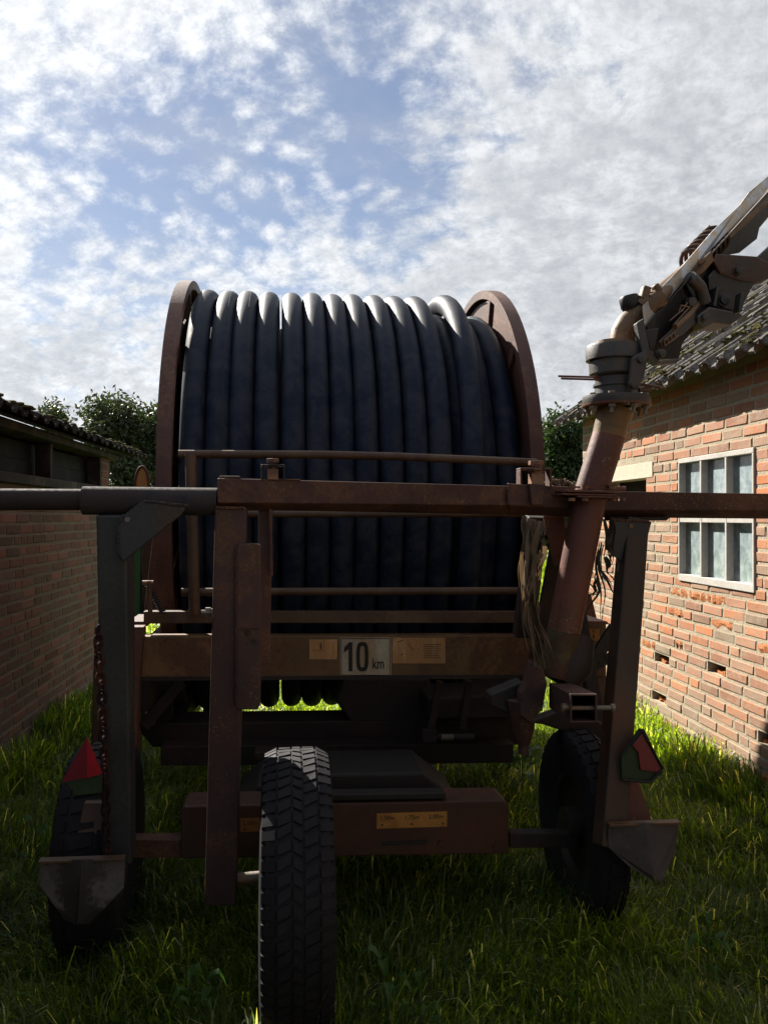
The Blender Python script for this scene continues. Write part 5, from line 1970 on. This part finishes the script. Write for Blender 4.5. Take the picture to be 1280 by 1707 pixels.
# ================================================================== GRASS
def build_grass():
    g = np.random.default_rng(21)

    def field(n, x0, x1, y0, y1, hmin, hmax, wd, lean=0.6):
        x = g.uniform(x0, x1, n)
        y = g.uniform(y0, y1, n)
        # clump fields
        cl = (np.sin(x * 5.1 + 1.3 * np.sin(y * 3.7)) * np.sin(y * 4.3 + 1.1 * np.sin(x * 6.1)) + 0.5 * np.sin(x * 13 + y * 7) * np.sin(y * 11 - x * 5))
        cl = (cl + 1.5) / 3.0
        h = (hmin + (hmax - hmin) * cl) * g.uniform(0.55, 1.25, n)
        ang = 2.2 * np.sin(x * 2.3 + y * 1.1) + 2.2 * np.sin(y * 2.9 - x) + g.normal(0, 1.3, n)
        ln = lean * g.uniform(0.15, 1.25, n) * h * (0.6 + 0.8 * cl)
        dx, dy = np.cos(ang) * ln, np.sin(ang) * ln
        px_, py_ = -np.sin(ang + g.normal(0, 0.7, n)), np.cos(ang + g.normal(0, 0.7, n))
        w_ = wd * g.uniform(0.6, 1.4, n)
        hh = np.sqrt(np.maximum(h * h - (ln * 0.7) ** 2, (0.3 * h) ** 2))
        vs = []
        for f, fw, fz in ((0.0, 1.0, 0.0), (0.4, 0.9, 0.55), (0.75, 0.6, 0.88)):
            bx = x + dx * f * f
            by = y + dy * f * f
            bz = hh * fz
            vs.append(np.stack([bx - px_ * w_ * fw, by - py_ * w_ * fw, bz], 1))
            vs.append(np.stack([bx + px_ * w_ * fw, by + py_ * w_ * fw, bz], 1))
        droop = g.uniform(0.75, 1.02, n)
        vs.append(np.stack([x + dx * 1.05, y + dy * 1.05, hh * droop], 1))
        v = np.stack(vs, 1)     # n,7,3
        return v.reshape(-1, 3), n
    sets = [field(120000, XL + 0.01, XR - 0.01, 1.2, 3.9, 0.05, 0.21, 0.0025, 0.95),
            field(110000, XL + 0.01, XR - 0.01, 3.9, 7.0, 0.05, 0.18, 0.0031, 0.9),
            field(7000, XL + 0.005, XL + 0.22, 2.5, 7.0, 0.12, 0.30, 0.0038, 0.6),
            field(7000, XR - 0.25, XR - 0.005, 2.5, 6.6, 0.12, 0.28, 0.0038, 0.6),
            field(700, XL + 0.01, XR - 0.01, 1.5, 7.0, 0.28, 0.40, 0.0016, 0.5),
            field(34000, -3.5, 4.5, 7.0, 12, 0.08, 0.20, 0.007, 0.7),
            field(26000, -9, 11, 12, 33, 0.12, 0.24, 0.018, 0.6)]
    V = np.concatenate([s[0] for s in sets])
    n = sum(s[1] for s in sets)
    base = (np.arange(n) * 7)[:, None]
    f = np.concatenate([base + np.array([0, 1, 3, 2]), base + np.array([2, 3, 5, 4])], 1).reshape(-1, 4)
    tri = base + np.array([4, 5, 6])
    flat = np.concatenate([f.ravel(), tri.ravel()])
    cnt = np.concatenate([np.full(len(f), 4), np.full(len(tri), 3)])
    o = np_mesh('grass', V, flat, cnt, M['grass'])
    o['kind'] = 'stuff'
    o['label'] = 'tall uneven grass covering the passage between the two brick buildings'
    o['category'] = 'grass'
    me = o.data
    me.polygons.foreach_set('use_smooth', np.ones(len(me.polygons), dtype=bool))


build_grass()


def weed(x, y, label, seed, n=12, ln=0.11):
    rr = random.Random(seed)
    t = root('weed', label, 'weed', (x, y, 0))
    for k in range(n):
        an = 2 * math.pi * k / n + rr.uniform(-.3, .3)
        d = Vector((math.cos(an), math.sin(an), 0))
        s = Vector((-math.sin(an), math.cos(an), 0))
        h0 = rr.uniform(0.10, 0.24)
        l = ln * rr.uniform(0.7, 1.2)
        vs = []
        b = Vector((x, y, h0)) + d * 0.02
        for f, w_, dz in ((0, .06, 0), (.25, .34, .02), (.6, .38, .025), (.85, .2, .005), (1, 0.02, -.02)):
            c = b + d * l * f + Vector((0, 0, dz))
            vs += [c - s * w_ * l * 0.6, c + Vector((0, 0, -0.006)), c + s * w_ * l * 0.6]
        fs = []
        for i in range(4):
            fs += [(i * 3, i * 3 + 1, i * 3 + 4, i * 3 + 3), (i * 3 + 1, i * 3 + 2, i * 3 + 5, i * 3 + 4)]
        part('leaf', MB().add(vs, fs), 'weed', t, smooth=True)
    part('stem', MB().tube([(x, y, 0), (x, y, 0.24)], 0.003, 6), 'weed', t)


for i, (px, py, lab) in enumerate(((645, 1625, 'leafy weed in dark grass, just right of the centre tyre'),
                                   (700, 1652, 'low weed with broad leaves near the bottom centre of the grass'),
                                   (60, 1385, 'broad leaved weed beside the left shed wall, at the left edge'),
                                   (130, 1255, 'weed growing against the left shed wall behind the reflector'),
                                   (1180, 1560, 'flat weed in the shaded grass right of the right ground plate'),
                                   (330, 1640, 'low weed in the dark grass left of the centre tyre'),
                                   (870, 1265, 'bright green weed standing in the sunlit grass below the drain stub'))):
    d = cam_dir(px, py, YAW_W)
    k = (H_CAM - 0.2) / -d.z
    weed(d.x * k, d.y * k, lab, 30 + i, 7 if i < 6 else 12, 0.05 if i < 6 else 0.09)

# ------------------------------------------------------------------ render settings
C.render.engine = 'CYCLES'
C.cycles.max_bounces = 8
C.cycles.transparent_max_bounces = 8
